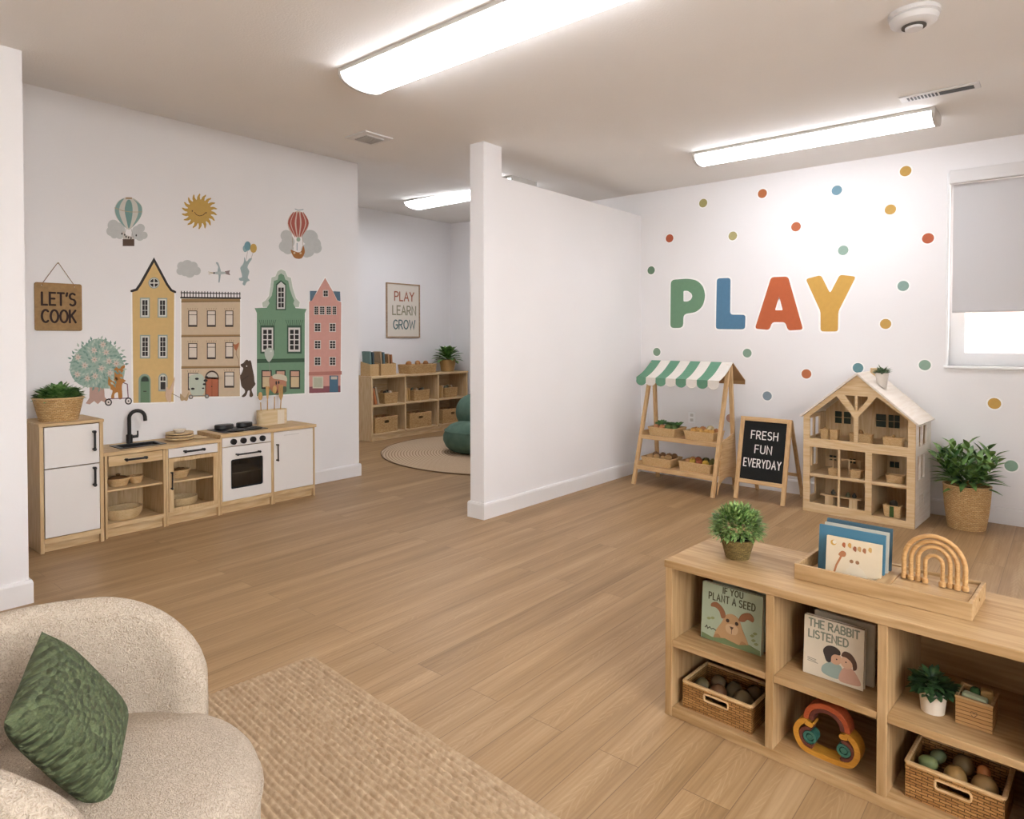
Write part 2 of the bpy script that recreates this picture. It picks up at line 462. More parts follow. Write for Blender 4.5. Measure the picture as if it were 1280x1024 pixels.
# ------------------------------------------------------------------ the setting
fl = MB().box(X0-.1, XB+.1, Y0-.1, YB+.1, -.08, 0).build('floor', FLOOR); struct(fl)
ys = [Y0-.1, 4.3]+[4.3+1.1*k/10 for k in range(1, 11)]+[YB+.1]
cm = MB()
cm.loft([[(X0-.1, y, ceil_z(y)), (XB+.1, y, ceil_z(y)), (XB+.1, y, ceil_z(y)+.1), (X0-.1, y, ceil_z(y)+.1)] for y in ys])
struct(cm.build('ceiling', CEIL, smooth=True))
WT = 3.22
def wallbox(name, *b): return struct(MB().box(*b).build(name, WALL))
wallbox('wall_left', X0, XNE, YN, YN+.12, 0, 2.93)
wallbox('wall_return', XNE-.12, XNE, YN+.12, YK+.12, 0, WT)
wallbox('wall_kitchen', XNE, XKE, YK, YK+.12, 0, WT)
wallbox('wall_passage', XKE-.12, XKE, YK+.12, YB, 0, WT+.03)
wallbox('wall_back', XKE-.12, XB+.1, YB, YB+.1, 0, WT+.06)
wallbox('wall_corner', XB, XB+.1, 4.12, YB, 0, WT+.03)
wallbox('wall_jog', XP+.15, XB+.1, 4.0, 4.12, 0, 2.93)
F2 = (-.9, 2.1, .85, 2.45)  # opening in the unseen wall for the added fill window
struct(MB().prism(rect(X0, 0, XP+.15, 2.93), lambda u, v, w: (u, Y0-.1+w, v), 0, .1, [rect(F2[0], F2[2], F2[1], F2[3])]).build('wall_front', WALL))
wallbox('wall_near', X0-.1, X0, Y0-.1, YN+.12, 0, 2.93)
# partition: full-height post then a lower run that stops short of the ceiling
pm = MB(); pm.prism([(XPO, 0), (XP, 0), (XP, ZTOP), (XST, ZTOP), (XST, CZ), (XPO, CZ)], lambda u, v, w: (u, YP+w, v), 0, YPB-YP)
struct(pm.build('wall_partition', WALL))
# play wall with the window opening
WY0, WY1, WZ0, WZ1 = -.62, .762, 1.175, 2.64
pw = MB(); pw.prism(rect(Y0, 0, 4.12, 2.93), lambda u, v, w: (XP+w, u, v), 0, .15, [rect(WY0, WZ0, WY1, WZ1)])
struct(pw.build('wall_right', WALL))
def baseboard(name, pts, closed=False):
    """profile swept on a plan polyline; the wall is on the left of the path"""
    m = MB(); P = [Vector((p[0], p[1], 0)) for p in pts]; prof = [(0, 0), (.016, 0), (.016, .108), (.011, .122), (0, .124)]
    rings = []
    for i, p in enumerate(P):
        d1 = (P[i]-P[i-1]).normalized() if i else None; d2 = (P[i+1]-P[i]).normalized() if i+1 < len(P) else None
        d1 = d1 or d2; d2 = d2 or d1
        n1 = Vector((d1.y, -d1.x, 0)); n2 = Vector((d2.y, -d2.x, 0)); nn = (n1+n2); nn = nn/(nn.length**2/2)
        rings.append([p+nn*a+Vector((0, 0, b)) for a, b in prof])
    m.loft(rings); return struct(m.build(name, TRIM))
g = .0005
baseboard('baseboard_left', [(X0, YN-g), (XNE+g, YN-g), (XNE+g, YN+.9)])
baseboard('baseboard_kitchen', [(XNE+.02, YK-g), (XKE+g, YK-g), (XKE+g, YB-.02)])
baseboard('baseboard_back', [(XKE+.02, YB-g), (XB-g, YB-g), (XB-g, 4.2)])
baseboard('baseboard_partition', [(XP-.02, YPB+g), (XPO-g, YPB+g), (XPO-g, YP-g), (XP-.02, YP-g)])
baseboard('baseboard_right', [(XP-g, YP-.001), (XP-g, Y0)])
# window: reveal lining, sill, frame, glass
wt = MB()
for b in ((XP+.001, XP+.149, WY1-.012, WY1, WZ0, WZ1), (XP+.001, XP+.149, WY0, WY0+.012, WZ0, WZ1), (XP+.001, XP+.149, WY0+.012, WY1-.012, WZ1-.012, WZ1)):
    wt.box(*b)
PVC = plain('white window plastic', '#f4f4f4', .3)
GLASS = NT('window glass')
gl = GLASS.n('ShaderNodeBsdfGlossy'); gl.inputs['Roughness'].default_value = .02
tr = GLASS.n('ShaderNodeBsdfTransparent'); mxs = GLASS.n('ShaderNodeMixShader'); mxs.inputs[0].default_value = .06
GLASS.l(tr.outputs[0], mxs.inputs[1]); GLASS.l(gl.outputs[0], mxs.inputs[2])
GLASS.l(mxs.outputs[0], GLASS.t.nodes['Material Output'].inputs['Surface']); GLASS = GLASS.m
win = wt.build('window_1', PVC); struct(win)
fr = MB(); fx0, fx1 = XP+.085, XP+.145
fr.prism(rect(WY0+.012, WZ0, WY1-.012, WZ1-.012), lambda u, v, w: (fx0+w, u, v), 0, fx1-fx0, [rect(WY0+.09, WZ0+.10, WY1-.115, WZ1-.1)])
fo = fr.build('window_frame', PVC, win, bevel=.004)
MB().box(fx0+.028, fx0+.034, WY0+.085, WY1-.11, WZ0+.095, WZ1-.095).build('pane', GLASS, win)
MB().box(XP-.022, XP+.085, WY0-.02, WY1+.015, WZ0-.022, WZ0).build('window_sill', PVC, win, bevel=.004)
w2 = MB(); w2.prism(rect(F2[0], F2[2], F2[1], F2[3]), lambda u, v, w: (u, Y0-.09+w, v), 0, .06, [rect(F2[0]+.06, F2[2]+.06, .57, F2[3]-.06), rect(.63, F2[2]+.06, F2[1]-.06, F2[3]-.06)])  # added window behind the camera, out of view, lets fill daylight in
w2 = struct(w2.build('added_fill_window', PVC)); MB().box(F2[0]+.05, F2[1]-.05, Y0-.065, Y0-.06, F2[2]+.05, F2[3]-.05).build('pane', GLASS, w2)  # this pane belongs to the added fill window
# brick wall across the way, daylight
bk = NT('pale brick'); br = bk.n('ShaderNodeTexBrick'); br.inputs['Scale'].default_value = 1; br.inputs['Brick Width'].default_value = .24; br.inputs['Row Height'].default_value = .08
br.inputs['Mortar Size'].default_value = .008; br.inputs['Color1'].default_value = lin('#c9b3a8'); br.inputs['Color2'].default_value = lin('#bda398'); br.inputs['Mortar'].default_value = lin('#ddd6d0')
bk.l(bk.coord('Object', (1, 1, 1), (PI/2, 0, PI/2)), br.inputs['Vector'])
_tc = bk.n('ShaderNodeTexCoord'); _sx = bk.n('ShaderNodeSeparateXYZ'); _cb = bk.n('ShaderNodeCombineXYZ')
bk.l(_tc.outputs['Object'], _sx.inputs[0]); bk.l(_sx.outputs['Y'], _cb.inputs['X']); bk.l(_sx.outputs['Z'], _cb.inputs['Y']); bk.l(_cb.outputs[0], br.inputs['Vector'])
bk.l(br.outputs['Color'], bk.b.inputs['Base Color']); bk.b.inputs['Roughness'].default_value = .9
struct(MB().box(8.6, 8.8, -5, 3.9, -.6, 3.6).build('wall_outside', bk.m))
w = bpy.data.worlds.new('sky'); sc.world = w; w.use_nodes = True
wn = w.node_tree; bg = wn.nodes['Background']
sky = wn.nodes.new('ShaderNodeTexSky'); sky.sky_type = 'NISHITA'; sky.sun_disc = False; sky.sun_elevation = R(50); sky.sun_rotation = R(-60); sky.air_density = 1.0; sky.dust_density = 4
wm = wn.nodes.new('ShaderNodeMix'); wm.data_type = 'RGBA'; wm.inputs[0].default_value = .8; wm.inputs[7].default_value = (1, 1, 1, 1)
sm = wn.nodes.new('ShaderNodeMix'); sm.data_type = 'RGBA'; sm.blend_type = 'MULTIPLY'; sm.inputs[0].default_value = 1; sm.inputs[7].default_value = (.25, .25, .25, 1)
wn.links.new(sky.outputs[0], sm.inputs[6]); wn.links.new(sm.outputs[2], wm.inputs[6])
wn.links.new(wm.outputs[2], bg.inputs['Color']); bg.inputs['Strength'].default_value = SKY
# roller blind
rb = thing('roller_blind', 'pale grey roller blind half lowered over the bright window', 'blind', (XP, .07, WZ0))
bz = lambda z: z-WZ0
BLIND = NT('blind fabric')
_tl = BLIND.n('ShaderNodeBsdfTranslucent'); _tl.inputs['Color'].default_value = lin('#cfcfcf'); _df = BLIND.n('ShaderNodeBsdfDiffuse'); _df.inputs['Color'].default_value = lin('#d3d1d1'); _ms = BLIND.n('ShaderNodeMixShader'); _ms.inputs[0].default_value = .09
BLIND.l(_df.outputs[0], _ms.inputs[1]); BLIND.l(_tl.outputs[0], _ms.inputs[2]); BLIND.l(_ms.outputs[0], BLIND.t.nodes['Material Output'].inputs['Surface']); BLIND = BLIND.m
MB().box(-.062, -.002, -.68, .675, bz(2.573), bz(2.672)).build('cassette', WHITE_T := plain('white blind cassette', '#dedbd9', .5), rb, bevel=.004)
MB().box(.006, .008, -.67, .655, bz(1.60), bz(2.572)).build('fabric', BLIND, rb)
MB().box(.0, .014, -.67, .655, bz(1.582), bz(1.602)).build('bottom_rail', plain('grey rail', '#c3c1c0', .4), rb, bevel=.003)
cd = MB(); cd.tube([(-.03, .683, bz(2.66)), (-.03, .684, bz(1.59)), (-.028, .688, bz(1.56)), (-.026, .692, bz(1.59)), (-.03, .691, bz(2.66))], .0028, 6)
cd.build('bead_chain', PVC, rb)

# ------------------------------------------------------------------ ceiling fittings
TUBE = emissive('lit diffuser', '#f4f7ff', LAMP)
LTRIM = plain('grey lamp trim', '#c9c4bd', .45)
def lamp(x, y0, y1, wdt, label, loc_z=None, hgt=.085):
    """fluorescent wraparound batten along y; x is the centre line"""
    z = loc_z or CZ
    L = y1-y0
    t = thing('ceiling_light', label, 'light', (x, (y0+y1)/2, z), 0, 'fluorescent ceiling battens')
    hw = wdt/2
    MB().box(-hw, hw, -L/2, L/2, -.022, -.0005).build('housing', LTRIM, t, bevel=.003)
    def prof(k, dz): return [(hw*k*math.cos(a), -dz-(hgt-dz)*(abs(math.sin(a))**.75)) for a in [PI+PI*i/14 for i in range(15)]]
    p = prof(.95, .022)
    MB().loft([[(a, -L/2+.02, b) for a, b in p], [(a, L/2-.02, b) for a, b in p]], (True, True), closed=True).build('diffuser', TUBE, t, smooth=True)
    e = [(hw*1.02*math.cos(a), -.0-(hgt+.006)*(abs(math.sin(a))**.6)) for a in [PI+PI*i/14 for i in range(15)]]
    for s in (-1, 1):
        ya, yb = sorted((s*(L/2-.02), s*(L/2+.004)))
        MB().loft([[(a, ya, b-.0006) for a, b in e], [(a, yb, b-.0006) for a, b in e]]).build('end_cap', LTRIM, t, bevel=.003)
    return t
lamp(2.37, 1.3, 3.12, .31, 'long lit ceiling light overhead at the top edge, nearest the viewer')
lamp(5.17, .70, 2.36, .25, 'lit ceiling light in front of the PLAY wall, beside the slotted air vent')
_l3 = on_z(506, 252, 3.13)
lamp(_l3.x+.2, _l3.y-1.3, _l3.y+.05, .36, 'lit ceiling light in the back room, seen left of the partition post', ceil_z(_l3.y)-.004)
lamp(4.87, 3.95, 4.4, .36, 'short ceiling fitting peeking over the top of the low partition')
# air vents and smoke detector
v = thing('air_vent', 'small square white ceiling vent left of the partition post', 'vent', (3.12, 4.02, CZ))
MB().box(-.125, .125, -.125, .125, -.012, -.0005).prism(rect(-.08, -.08, .08, .08), lambda a, b, w: (a, b, -.012-w), 0, .004).build('frame', WHITE_T, v, bevel=.004)
lv = MB()
for k in range(7): lv.box(-.075, .075, -.07+.0215*k, -.062+.0215*k, -.024, -.0165)
lv.build('louvre', plain('grey louvre', '#aaa59e', .5), v)
_a, _b = on_z(1130, 124, CZ), on_z(1222, 104, CZ)
v = thing('air_vent', 'long narrow slotted ceiling vent beside the lit ceiling light', 'vent', (4.765, .64, CZ))
MB().box(-.055, .055, -.205, .205, -.01, -.0005).build('frame', WHITE_T, v, bevel=.003)
MB().box(-.03, .03, -.175, -.002, -.0125, -.0101).build('dark_grille', plain('dark vent grille', '#3c3a38', .6), v)
for k in range(9): MB().box(-.03, .03, .008+.0185*k, .018+.0185*k, -.0125, -.0101).build('slot', plain('dark vent grille', '#3c3a38'), v)
sd = thing('smoke_detector', 'round white smoke detector on the ceiling', 'smoke detector', (3.53, .575, CZ))
MB().lathe([(.105, -.0005), (.105, -.018), (.098, -.021)], seg=32).build('base_plate', WHITE_T, sd, smooth=True)
MB().lathe([(.095, -.0215), (.1, -.03), (.092, -.05), (.075, -.06), (.05, -.062)], seg=32).build('body', WHITE_T, sd, smooth=True)
MB().lathe([(.05, -.0625), (.05, -.068), (.032, -.068)], seg=24).build('sensor_slots', plain('dark slots', '#55504a', .7), sd, smooth=True)
MB().lathe([(.036, -.0685), (.035, -.078), (.01, -.08)], seg=24).build('test_button', WHITE_T, sd, smooth=True)
for i, (px, py) in enumerate(((806, 521), (865, 522))):
    p = on_x(px, py, XP)
    o = thing('wall_outlet', ('white wall outlet in the corner, seen behind the left side of the market stall', 'white wall outlet behind the middle of the market stall')[i], 'outlet', (XP-.0004, p.y, p.z))
    MB().box(-.007, 0, -.036, .036, -.055, .055).build('cover_plate', PVC, o, bevel=.002)
    for s in (-1, 1): MB().box(-.0085, -.007, -.016, .016, s*.024-.014, s*.024+.014).build('socket', plain('grey socket', '#cfccc8', .5), o)

# ------------------------------------------------------------------ shared small things
def handle(m, a, b, out=(0, -1, 0), r=.0075, off=.03):
    """bow handle from a to b standing off the face"""
    a, b, o = Vector(a), Vector(b), Vector(out); d = (b-a).normalized()
    m.tube([a+o*off, b+o*off], r, 8)
    for p, q in ((a, 1), (b, -1)):
        c = p+d*(q*.006); m.tube([c, c+o*(off+.002)], r*1.1, 8); m.sphere(tuple(c+o*off), r*1.55, 8, 6)
    return m
def basket_round(r0, r1, h, seg=28, sx=1, sy=1, wall=.008, belly=0):
    m = MB(); n = 6; pr = []
    for k in range(n+1):
        t = k/n; pr.append((r0+(r1-r0)*t+belly*math.sin(PI*t), h*t))
    inner = [(r-wall, z) for r, z in reversed(pr)]; inner[-1] = (inner[-1][0], .008)
    m.lathe([(.001, 0)]+pr+inner+[(.001, .008)], seg=seg, sx=sx, sy=sy, caps=(True, True)); return m
def ring_tube(rx, ry, z, r, n=32, seg=7):
    return MB().tube([(rx*math.cos(2*PI*k/n), ry*math.sin(2*PI*k/n), z) for k in range(n)], r, seg, closed=True)
def tray(w, d, h, flare=.008, rad=.012, wall=.006):
    """open box basket standing on its origin (centre of the base)"""
    m = MB(); Rr = lambda a, b, z: [(x, y, z) for x, y in rrect(a, b, rad, 3)]
    m.loft([Rr(w-2*flare, d-2*flare, 0), Rr(w-flare, d-flare, h/2), Rr(w, d, h), Rr(w-2*wall, d-2*wall, h), Rr(w-2*wall-flare, d-2*wall-flare, .4*h), Rr(w-2*wall-2*flare, d-2*wall-2*flare, .006)])
    return m
def tray_rim(w, d, h, r=.005, rad=.012): return MB().tube([(x, y, h) for x, y in rrect(w-.004, d-.004, rad, 3)], r, 6, closed=True)
def bin_basket(name, label, cat, w, d, h, loc, rz, mat, group=None, slot=True, both=False):
    """rectangular wicker basket with a hand slot cut right through the front"""
    t = thing(name, label, cat, loc, rz, group)
    m = MB(); th = .008
    sl = rrect(min(.085, w*.34), h*.19, h*.08, 4, 0, h*.70)
    m.prism(rect(-w/2, 0, w/2, h), XZ(-d/2+th), 0, th, [sl] if slot else [])
    m.prism(rect(-w/2, 0, w/2, h), XZ(d/2), 0, th)
    m.prism(rect(-d/2+th, 0, d/2-th, h), YZ(-w/2), 0, th); m.prism(rect(-d/2+th, 0, d/2-th, h), YZ(w/2-th), 0, th)
    m.box(-w/2+th, w/2-th, -d/2+th, d/2-th, 0, .006)
    m.build('woven_body', mat, t, bevel=.0015)
    tray_rim(w, d, h, .0065, .008).build('rim', RIM, t, smooth=True)
    if slot: MB().tube([(x, -d/2-.0005, z) for x, z in rrect(min(.085, w*.34)+.006, h*.19+.006, h*.08, 4, 0, h*.70)], .0035, 6, closed=True).build('handle_slot', RIM, t, smooth=True)
    return t
# toy produce: unit meshes that are shared by all copies
def fruit_mesh(kind):
    m = MB()
    if kind == 'round': m.lathe([(.02, -.92), (.35, -.98), (.75, -.72), (1, -.1), (.95, .35), (.65, .8), (.3, .92), (.08, .8)], seg=12); m.mi = 1; m.tube([(0, 0, .8), (.05, .02, 1.1)], .06, 5)
    elif kind == 'long':
        m.lathe([(.05, -1), (.5, -.88), (.8, -.4), (.82, .2), (.6, .75), (.3, .95), (.05, 1)], seg=10)
    elif kind == 'leafy':
        for k in range(11):
            a = k*2.4; m.leaf((.2*math.cos(a), .2*math.sin(a), -.6), (math.cos(a)*.7, math.sin(a)*.7, .9), 1.5, .9, .4, .5)
    elif kind == 'pear': m.lathe([(.02, -1), (.5, -.95), (.85, -.5), (.8, -.05), (.5, .45), (.35, .8), (.1, .95)], seg=12); m.mi = 1; m.tube([(0, 0, .9), (.06, 0, 1.2)], .05, 5)
    elif kind == 'egg': m.sphere((0, 0, 0), 1, 14, 10, 1, 1, 1.12)
    return m
_FR = {}
def fruit(kind, col, label, cat, name, loc, s, group, tilt=(0, 0, 0), rough=.5):
    key = (kind, col)
    if key not in _FR:
        mt = leafy('toy '+col, col, col, 20) if kind == 'leafy' else wood('painted wood '+col, col, mix(col, '#7a5a3c', .25), 'x', 8, rough)
        if kind == 'leafy': mt = leafy('leafy toy', '#2a4d24', '#55803f', 20)
        o = fruit_mesh(kind).build(name, [mt, plain('brown stem', '#5d4026')], smooth='all'); _FR[key] = o.data
    else:
        o = bpy.data.objects.new(name, _FR[key]); COL.objects.link(o)
    o.location = loc; o.scale = (s, s, s); o.rotation_euler = tilt
    return T(o, label, cat, group)
def mix(a, b, t):
    f = lambda h: [int(h[1+2*i:3+2*i], 16) for i in range(3)]
    return '#%02x%02x%02x' % tuple(int(p*(1-t)+q*t) for p, q in zip(f(a), f(b)))
def place(frame, x, y, z=0):
    """world point of a local furniture position"""
    o, rz = frame; c, s = math.cos(rz), math.sin(rz)
    return (o[0]+x*c-y*s, o[1]+x*s+y*c, o[2]+z)

# ------------------------------------------------------------------ play kitchen against the mural wall
FK = ((1.302, 5.05, 0), 0.0)
t = thing('play_refrigerator', 'wooden toy refrigerator with two white doors, left end of the play kitchen', 'play fridge', FK[0])
W_, D_, H_ = .368, .41, .838
MB().box(0, .022, 0, D_, 0, H_-.02).box(W_-.022, W_, 0, D_, 0, H_-.02).box(.022, W_-.022, D_-.012, D_, .05, H_-.02).build('body', OAK['z'], t, bevel=.002)
MB().box(.022, W_-.022, .012, D_-.012, .07, .088).box(.022, W_-.022, 0, .012, .058, .092).build('bottom_rail', OAK['x'], t, bevel=.001)
MB().box(-.004, W_+.004, -.006, D_, H_-.02, H_).build('top_panel', OAK['x'], t, bevel=.003)
MB().box(.022, W_-.022, .03, .042, .001, .057).build('plinth', OAK['x'], t)
for z0, z1, h0, h1 in ((.545, .812, .635, .765), (.096, .539, .395, .52)):
    d = MB().box(.026, W_-.026, -.004, .014, z0, z1).build('door', WHITE, t, bevel=.003)
    handle(MB(), (W_-.062, -.004, h0), (W_-.062, -.004, h1)).build('handle', BLACK, d, smooth=True)

KA = (1.69, 5.09, 0); KD = .385
def cab(name, label, x, w, h, parts):
    t = thing(name, label, 'play kitchen cabinet', (KA[0]+x, KA[1], 0))
    th = .016
    b = MB().box(0, th, 0, KD, 0, h).box(w-th, w, 0, KD, 0, h).box(th, w-th, KD-.01, KD, .06, h)
    MB().box(th, w-th, .012, KD-.01, .07, .088).box(th, w-th, .0, .012, .07, .1).build('bottom_shelf', OAK['x'], t, bevel=.001)
    b.build('carcass', OAK['z'], t, bevel=.0015)
    MB().box(th, w-th, .03, .042, .001, .069).build('plinth', OAK['x'], t)
    parts(t, w, h, th); return t
def sinkbay(t, w, h, th):
    MB().box(th, w-th, .02, KD-.012, .315, .33).build('shelf', OAK['x'], t, bevel=.003)
    d = MB().box(th+.006, w-th-.004, -.002, .014, .497, h-.004).build('drawer', OAK['x'], t, bevel=.002)
    handle(MB(), (.125, -.002, .535), (.265, -.002, .535), r=.0075).build('handle', BLACK, d, smooth=True)
def glazed(t, w, h, th):
    MB().box(th, w-th, .02, KD-.012, .305, .32).build('shelf', OAK['x'], t, bevel=.003)
    d = MB().box(th+.002, w-th-.002, -.002, .014, .503, h-.004).build('drawer', WHITE, t, bevel=.002)
    handle(MB(), (.125, -.002, .54), (.275, -.002, .54), r=.0075).build('handle', BLACK, d, smooth=True)
    m = MB(); m.prism(rect(th+.002, .1, w-th-.002, .497), XZ(.012), 0, .014, [rect(.056, .125, w-.052, .47)])
    d = m.build('door_frame', OAK['z'], t, bevel=.002)
    handle(MB(), (.036, -.002, .27), (.036, -.002, .4), r=.0055, off=.022).build('handle', BLACK, d, smooth=True)
cab('play_sink_cabinet', 'wooden toy cabinet with open shelf and wooden drawer under the black sink', 0, .402, .574, sinkbay)
cab('play_display_cabinet', 'wooden toy cabinet with white drawer and open framed door, between sink and oven', .404, .404, .574, glazed)
def oven(t, w, h, th):
    pn = MB().box(th+.002, w-th-.002, -.002, .014, .53, h-.003).build('control_panel', WHITE, t, bevel=.002)
    for k in range(4):
        kb = MB(); kb.tube([(.105+.082*k, -.002, .566), (.105+.082*k, -.024, .566)], .0235, 16); kb.build('knob', BLACK, pn, smooth=True, bevel=.002)
    m = MB(); m.prism(rect(th+.002, .102, w-th-.002, .524), XZ(.014), 0, .016, [rrect(.275, .235, .016, 4, w/2, .305)])
    d = m.build('oven_door', WHITE, t, bevel=.002)
    MB().prism(rrect(.275, .235, .016, 4, w/2, .305), XZ(.012), 0, .003, [rrect(.25, .21, .01, 4, w/2, .305)]).build('window_gasket', BLACK, d)
    gp = NT('tinted oven glass'); gp.b.inputs['Base Color'].default_value = (.01, .01, .01, 1); gp.b.inputs['Roughness'].default_value = .08; gp.b.inputs['Alpha'].default_value = .45
    MB().prism(rrect(.273, .233, .015, 4, w/2, .305), XZ(.0135), 0, .001).build('oven_window', gp.m, d)
    MB().box(th+.002, w-th-.002, .04, KD-.02, .298, .306).build('oven_rack', BIRCH['x'], t)
    handle(MB(), (.125, -.002, .462), (.325, -.002, .462), r=.0065).build('handle', BLACK, d, smooth=True)
def whitecab(t, w, h, th):
    d = MB().box(.006, w-th-.003, -.002, .016, .102, h-.003).build('door', WHITE, t, bevel=.003)
    MB().box(.1, .24, -.0035, -.002, h-.042, h-.034).build('finger_groove', plain('pale groove', '#d6d0c9', .5), d)
    handle(MB(), (.03, -.002, .36), (.03, -.002, .5), r=.006, off=.026).build('handle', plain('dark bronze', '#4a3f37', .4), d, smooth=True)
cab('play_oven', 'white fronted toy oven with four black knobs and dark window', .81, .45, .604, oven)
cab('play_cupboard', 'wooden toy cupboard with plain white door, right end of the play kitchen', 1.262, .398, .604, whitecab)
# worktops
t = thing('sink_worktop', 'wooden toy worktop with inset black sink and gooseneck tap', 'worktop', (KA[0], KA[1], .5745))
m = MB(); hole = rect(.15, .095, .415, .25)
m.prism(rect(-.012, -.014, .806, KD+.0), XY(0), 0, .024, [hole]); m.build('worktop', OAK['x'], t, bevel=.003)
b = MB(); b.prism(rect(.125, .07, .44, .285), XY(.0242), 0, .005, [rect(.155, .1, .41, .245)]); 
b.box(.1505, .4145, .0955, .2495, .001, .004).box(.1505, .154, .0955, .2495, .004, .0242).box(.411, .4145, .0955, .2495, .004, .0242).box(.154, .411, .0955, .099, .004, .0242).box(.154, .411, .246, .2495, .004, .0242)
b.build('sink_basin', plain('black sink', '#242322', .35), t, bevel=.001)
f = MB(); f.lathe([(.022, .0245), (.022, .085), (.017, .09)], .278, .33, 0, 16)
ft = f.build('tap', BLACK, t, smooth=True)
pts = [(.278, .33, .08), (.278, .33, .215)]+[(.278+.05-.05*math.cos(R(a)), .33-.03*(a/180), .215+.05*math.sin(R(a))) for a in range(20, 181, 20)]+[(.38, .3, .185)]
MB().tube(pts, .0135, 12).build('gooseneck_spout', BLACK, ft, smooth=True)
MB().tube([(.298, .325, .07), (.335, .318, .072)], .011, 10).tube([(.333, .318, .072), (.332, .318, .112)], .006, 8).build('lever', BLACK, ft, smooth=True)
t = thing('hob_worktop', 'wooden toy worktop carrying the black hob, right part of the play kitchen', 'worktop', (KA[0]+.808, KA[1], .6045))
MB().box(0, .862, -.014, KD, 0, .026).build('worktop', OAK['x'], t, bevel=.003)
MB().box(.06, .44, .05, .34, .0262, .031).build('hob_plate', plain('black hob', '#211f1e', .3), t, bevel=.002)
for x, y in ((.185, .115), (.345, .12)):
    MB().lathe([(.07, .0312), (.072, .036), (.055, .041), (.03, .042), (.028, .046), (.01, .047)], x, y, 0, 24).build('burner', BLACK, t, smooth=True)
for i, (x, y, rx, ry) in enumerate(((.165, .26, .078, .055), (.345, .268, .068, .05))):
    o = MB().lathe([(rx*.9, 0), (rx, .006), (rx, .032), (rx*.94, .038), (rx*.3, .04)], 0, 0, 0, 28, 1, ry/rx).build('cooking_pot', BLACK, smooth=True)
    o.location = (KA[0]+.808+x, KA[1]+y, .6045+.0315)
    T(o, ('larger black toy pan at the back left of the hob', 'smaller black toy pan at the back right of the hob')[i], 'pan', 'toy pans on the hob')
# plates, bowls and baskets in the kitchen
CREAM = wood('cream stoneware', '#d9bf96', '#c6a776', 'x', 3)
BOWL = wood('pale bamboo bowl', '#d5bb90', '#bfa172', 'x', 5)
top = .5745+.0245
def dish(name, label, cat, prof, x, y, z, mat, sx=1, sy=1, group=None):
    o = MB().lathe(prof, 0, 0, 0, 32, sx, sy).build(name, mat, smooth=True, ang=50); o.location = (KA[0]+x, KA[1]+y, z); return T(o, label, cat, group)
def plate_prof(r, h): return [(r*.75, 0), (r, h*.45), (r, h), (r*.9, h*.9), (r*.7, h*.6), (.004, h*.55)]
px, py = .59, .2
for k, (r, h) in enumerate(((.1, .022), (.1, .02), (.098, .018))):
    dish('plate', ('bottom wooden plate of the stack on the sink worktop', 'middle wooden plate of the stack on the sink worktop', 'top wooden plate of the stack on the sink worktop')[k], 'plate', plate_prof(r, h), px, py, top+.0005+sum((.022, .02, .018)[:k]), CREAM, group='stacked toy plates')
dish('bowl', 'small pale bowl on top of the stacked plates', 'bowl', [(.036, 0), (.046, .018), (.047, .022), (.042, .021), (.034, .006), (.004, .005)], px, py, top+.0605, plain('pale cream', '#ddd0bd', .5))
dish('saucer', 'thin wooden saucer right of the plate stack', 'plate', plate_prof(.05, .008), px+.14, py-.03, top+.0005, CREAM)
bowlp = lambda r, h, k=.78: [(r*k, 0), (r*.97, h*.5), (r, h), (r*.95, h), (r*.9, h*.5), (r*k*.95, .012), (.003, .01)]
dish('bowl', 'large oval cream bowl on the bottom shelf under the sink', 'bowl', bowlp(.13, .075), .172, .17, .0885, BOWL, 1, .82)
dish('bowl', 'large round cream bowl on the bottom shelf behind the framed door', 'bowl', bowlp(.108, .078), .595, .17, .0885, BOWL, 1, .9)
def woven(name, label, cat, r0, r1, h, x, y, z, sy=1, mat=WEAVE):
    t = thing(name, label, cat, (KA[0]+x, KA[1]+y, z)); basket_round(r0, r1, h, 28, 1, sy).build('woven_body', mat, t, smooth=True); ring_tube(r1-.004, (r1-.004)*sy, h, .0055).build('rim', RIM, t, smooth=True); return t
t = woven('lidded_basket', 'small woven basket with a knobbed lid on the upper shelf under the sink', 'basket', .058, .078, .05, .135, .15, .3305, .9, WEAVEF)
MB().lathe([(.066, .051), (.05, .062), (.02, .068), (.012, .07), (.016, .082), (.004, .088)], seg=24).build('lid', plain('dark rattan', '#7a5733', .7, mottle=.3, mscale=60), t, smooth=True)
woven('woven_bowl', 'little woven bowl beside the lidded basket under the sink', 'basket', .034, .048, .048, .255, .15, .3305, 1, WEAVEF)
woven('bread_basket', 'round woven basket of toy bread on the upper shelf behind the framed door', 'basket', .068, .088, .055, .56, .17, .3205, .85, WEAVEF)
for k in range(6):
    a = k*1.05; fruit('long', '#8a6238', 'brown toy bread roll in the round basket behind the framed door', 'toy bread', 'toy_bread_roll', (KA[0]+.56+.04*math.cos(a), KA[1]+.17+.032*math.sin(a), .3205+.05), .022, 'toy bread rolls', (PI/2, 0, a))
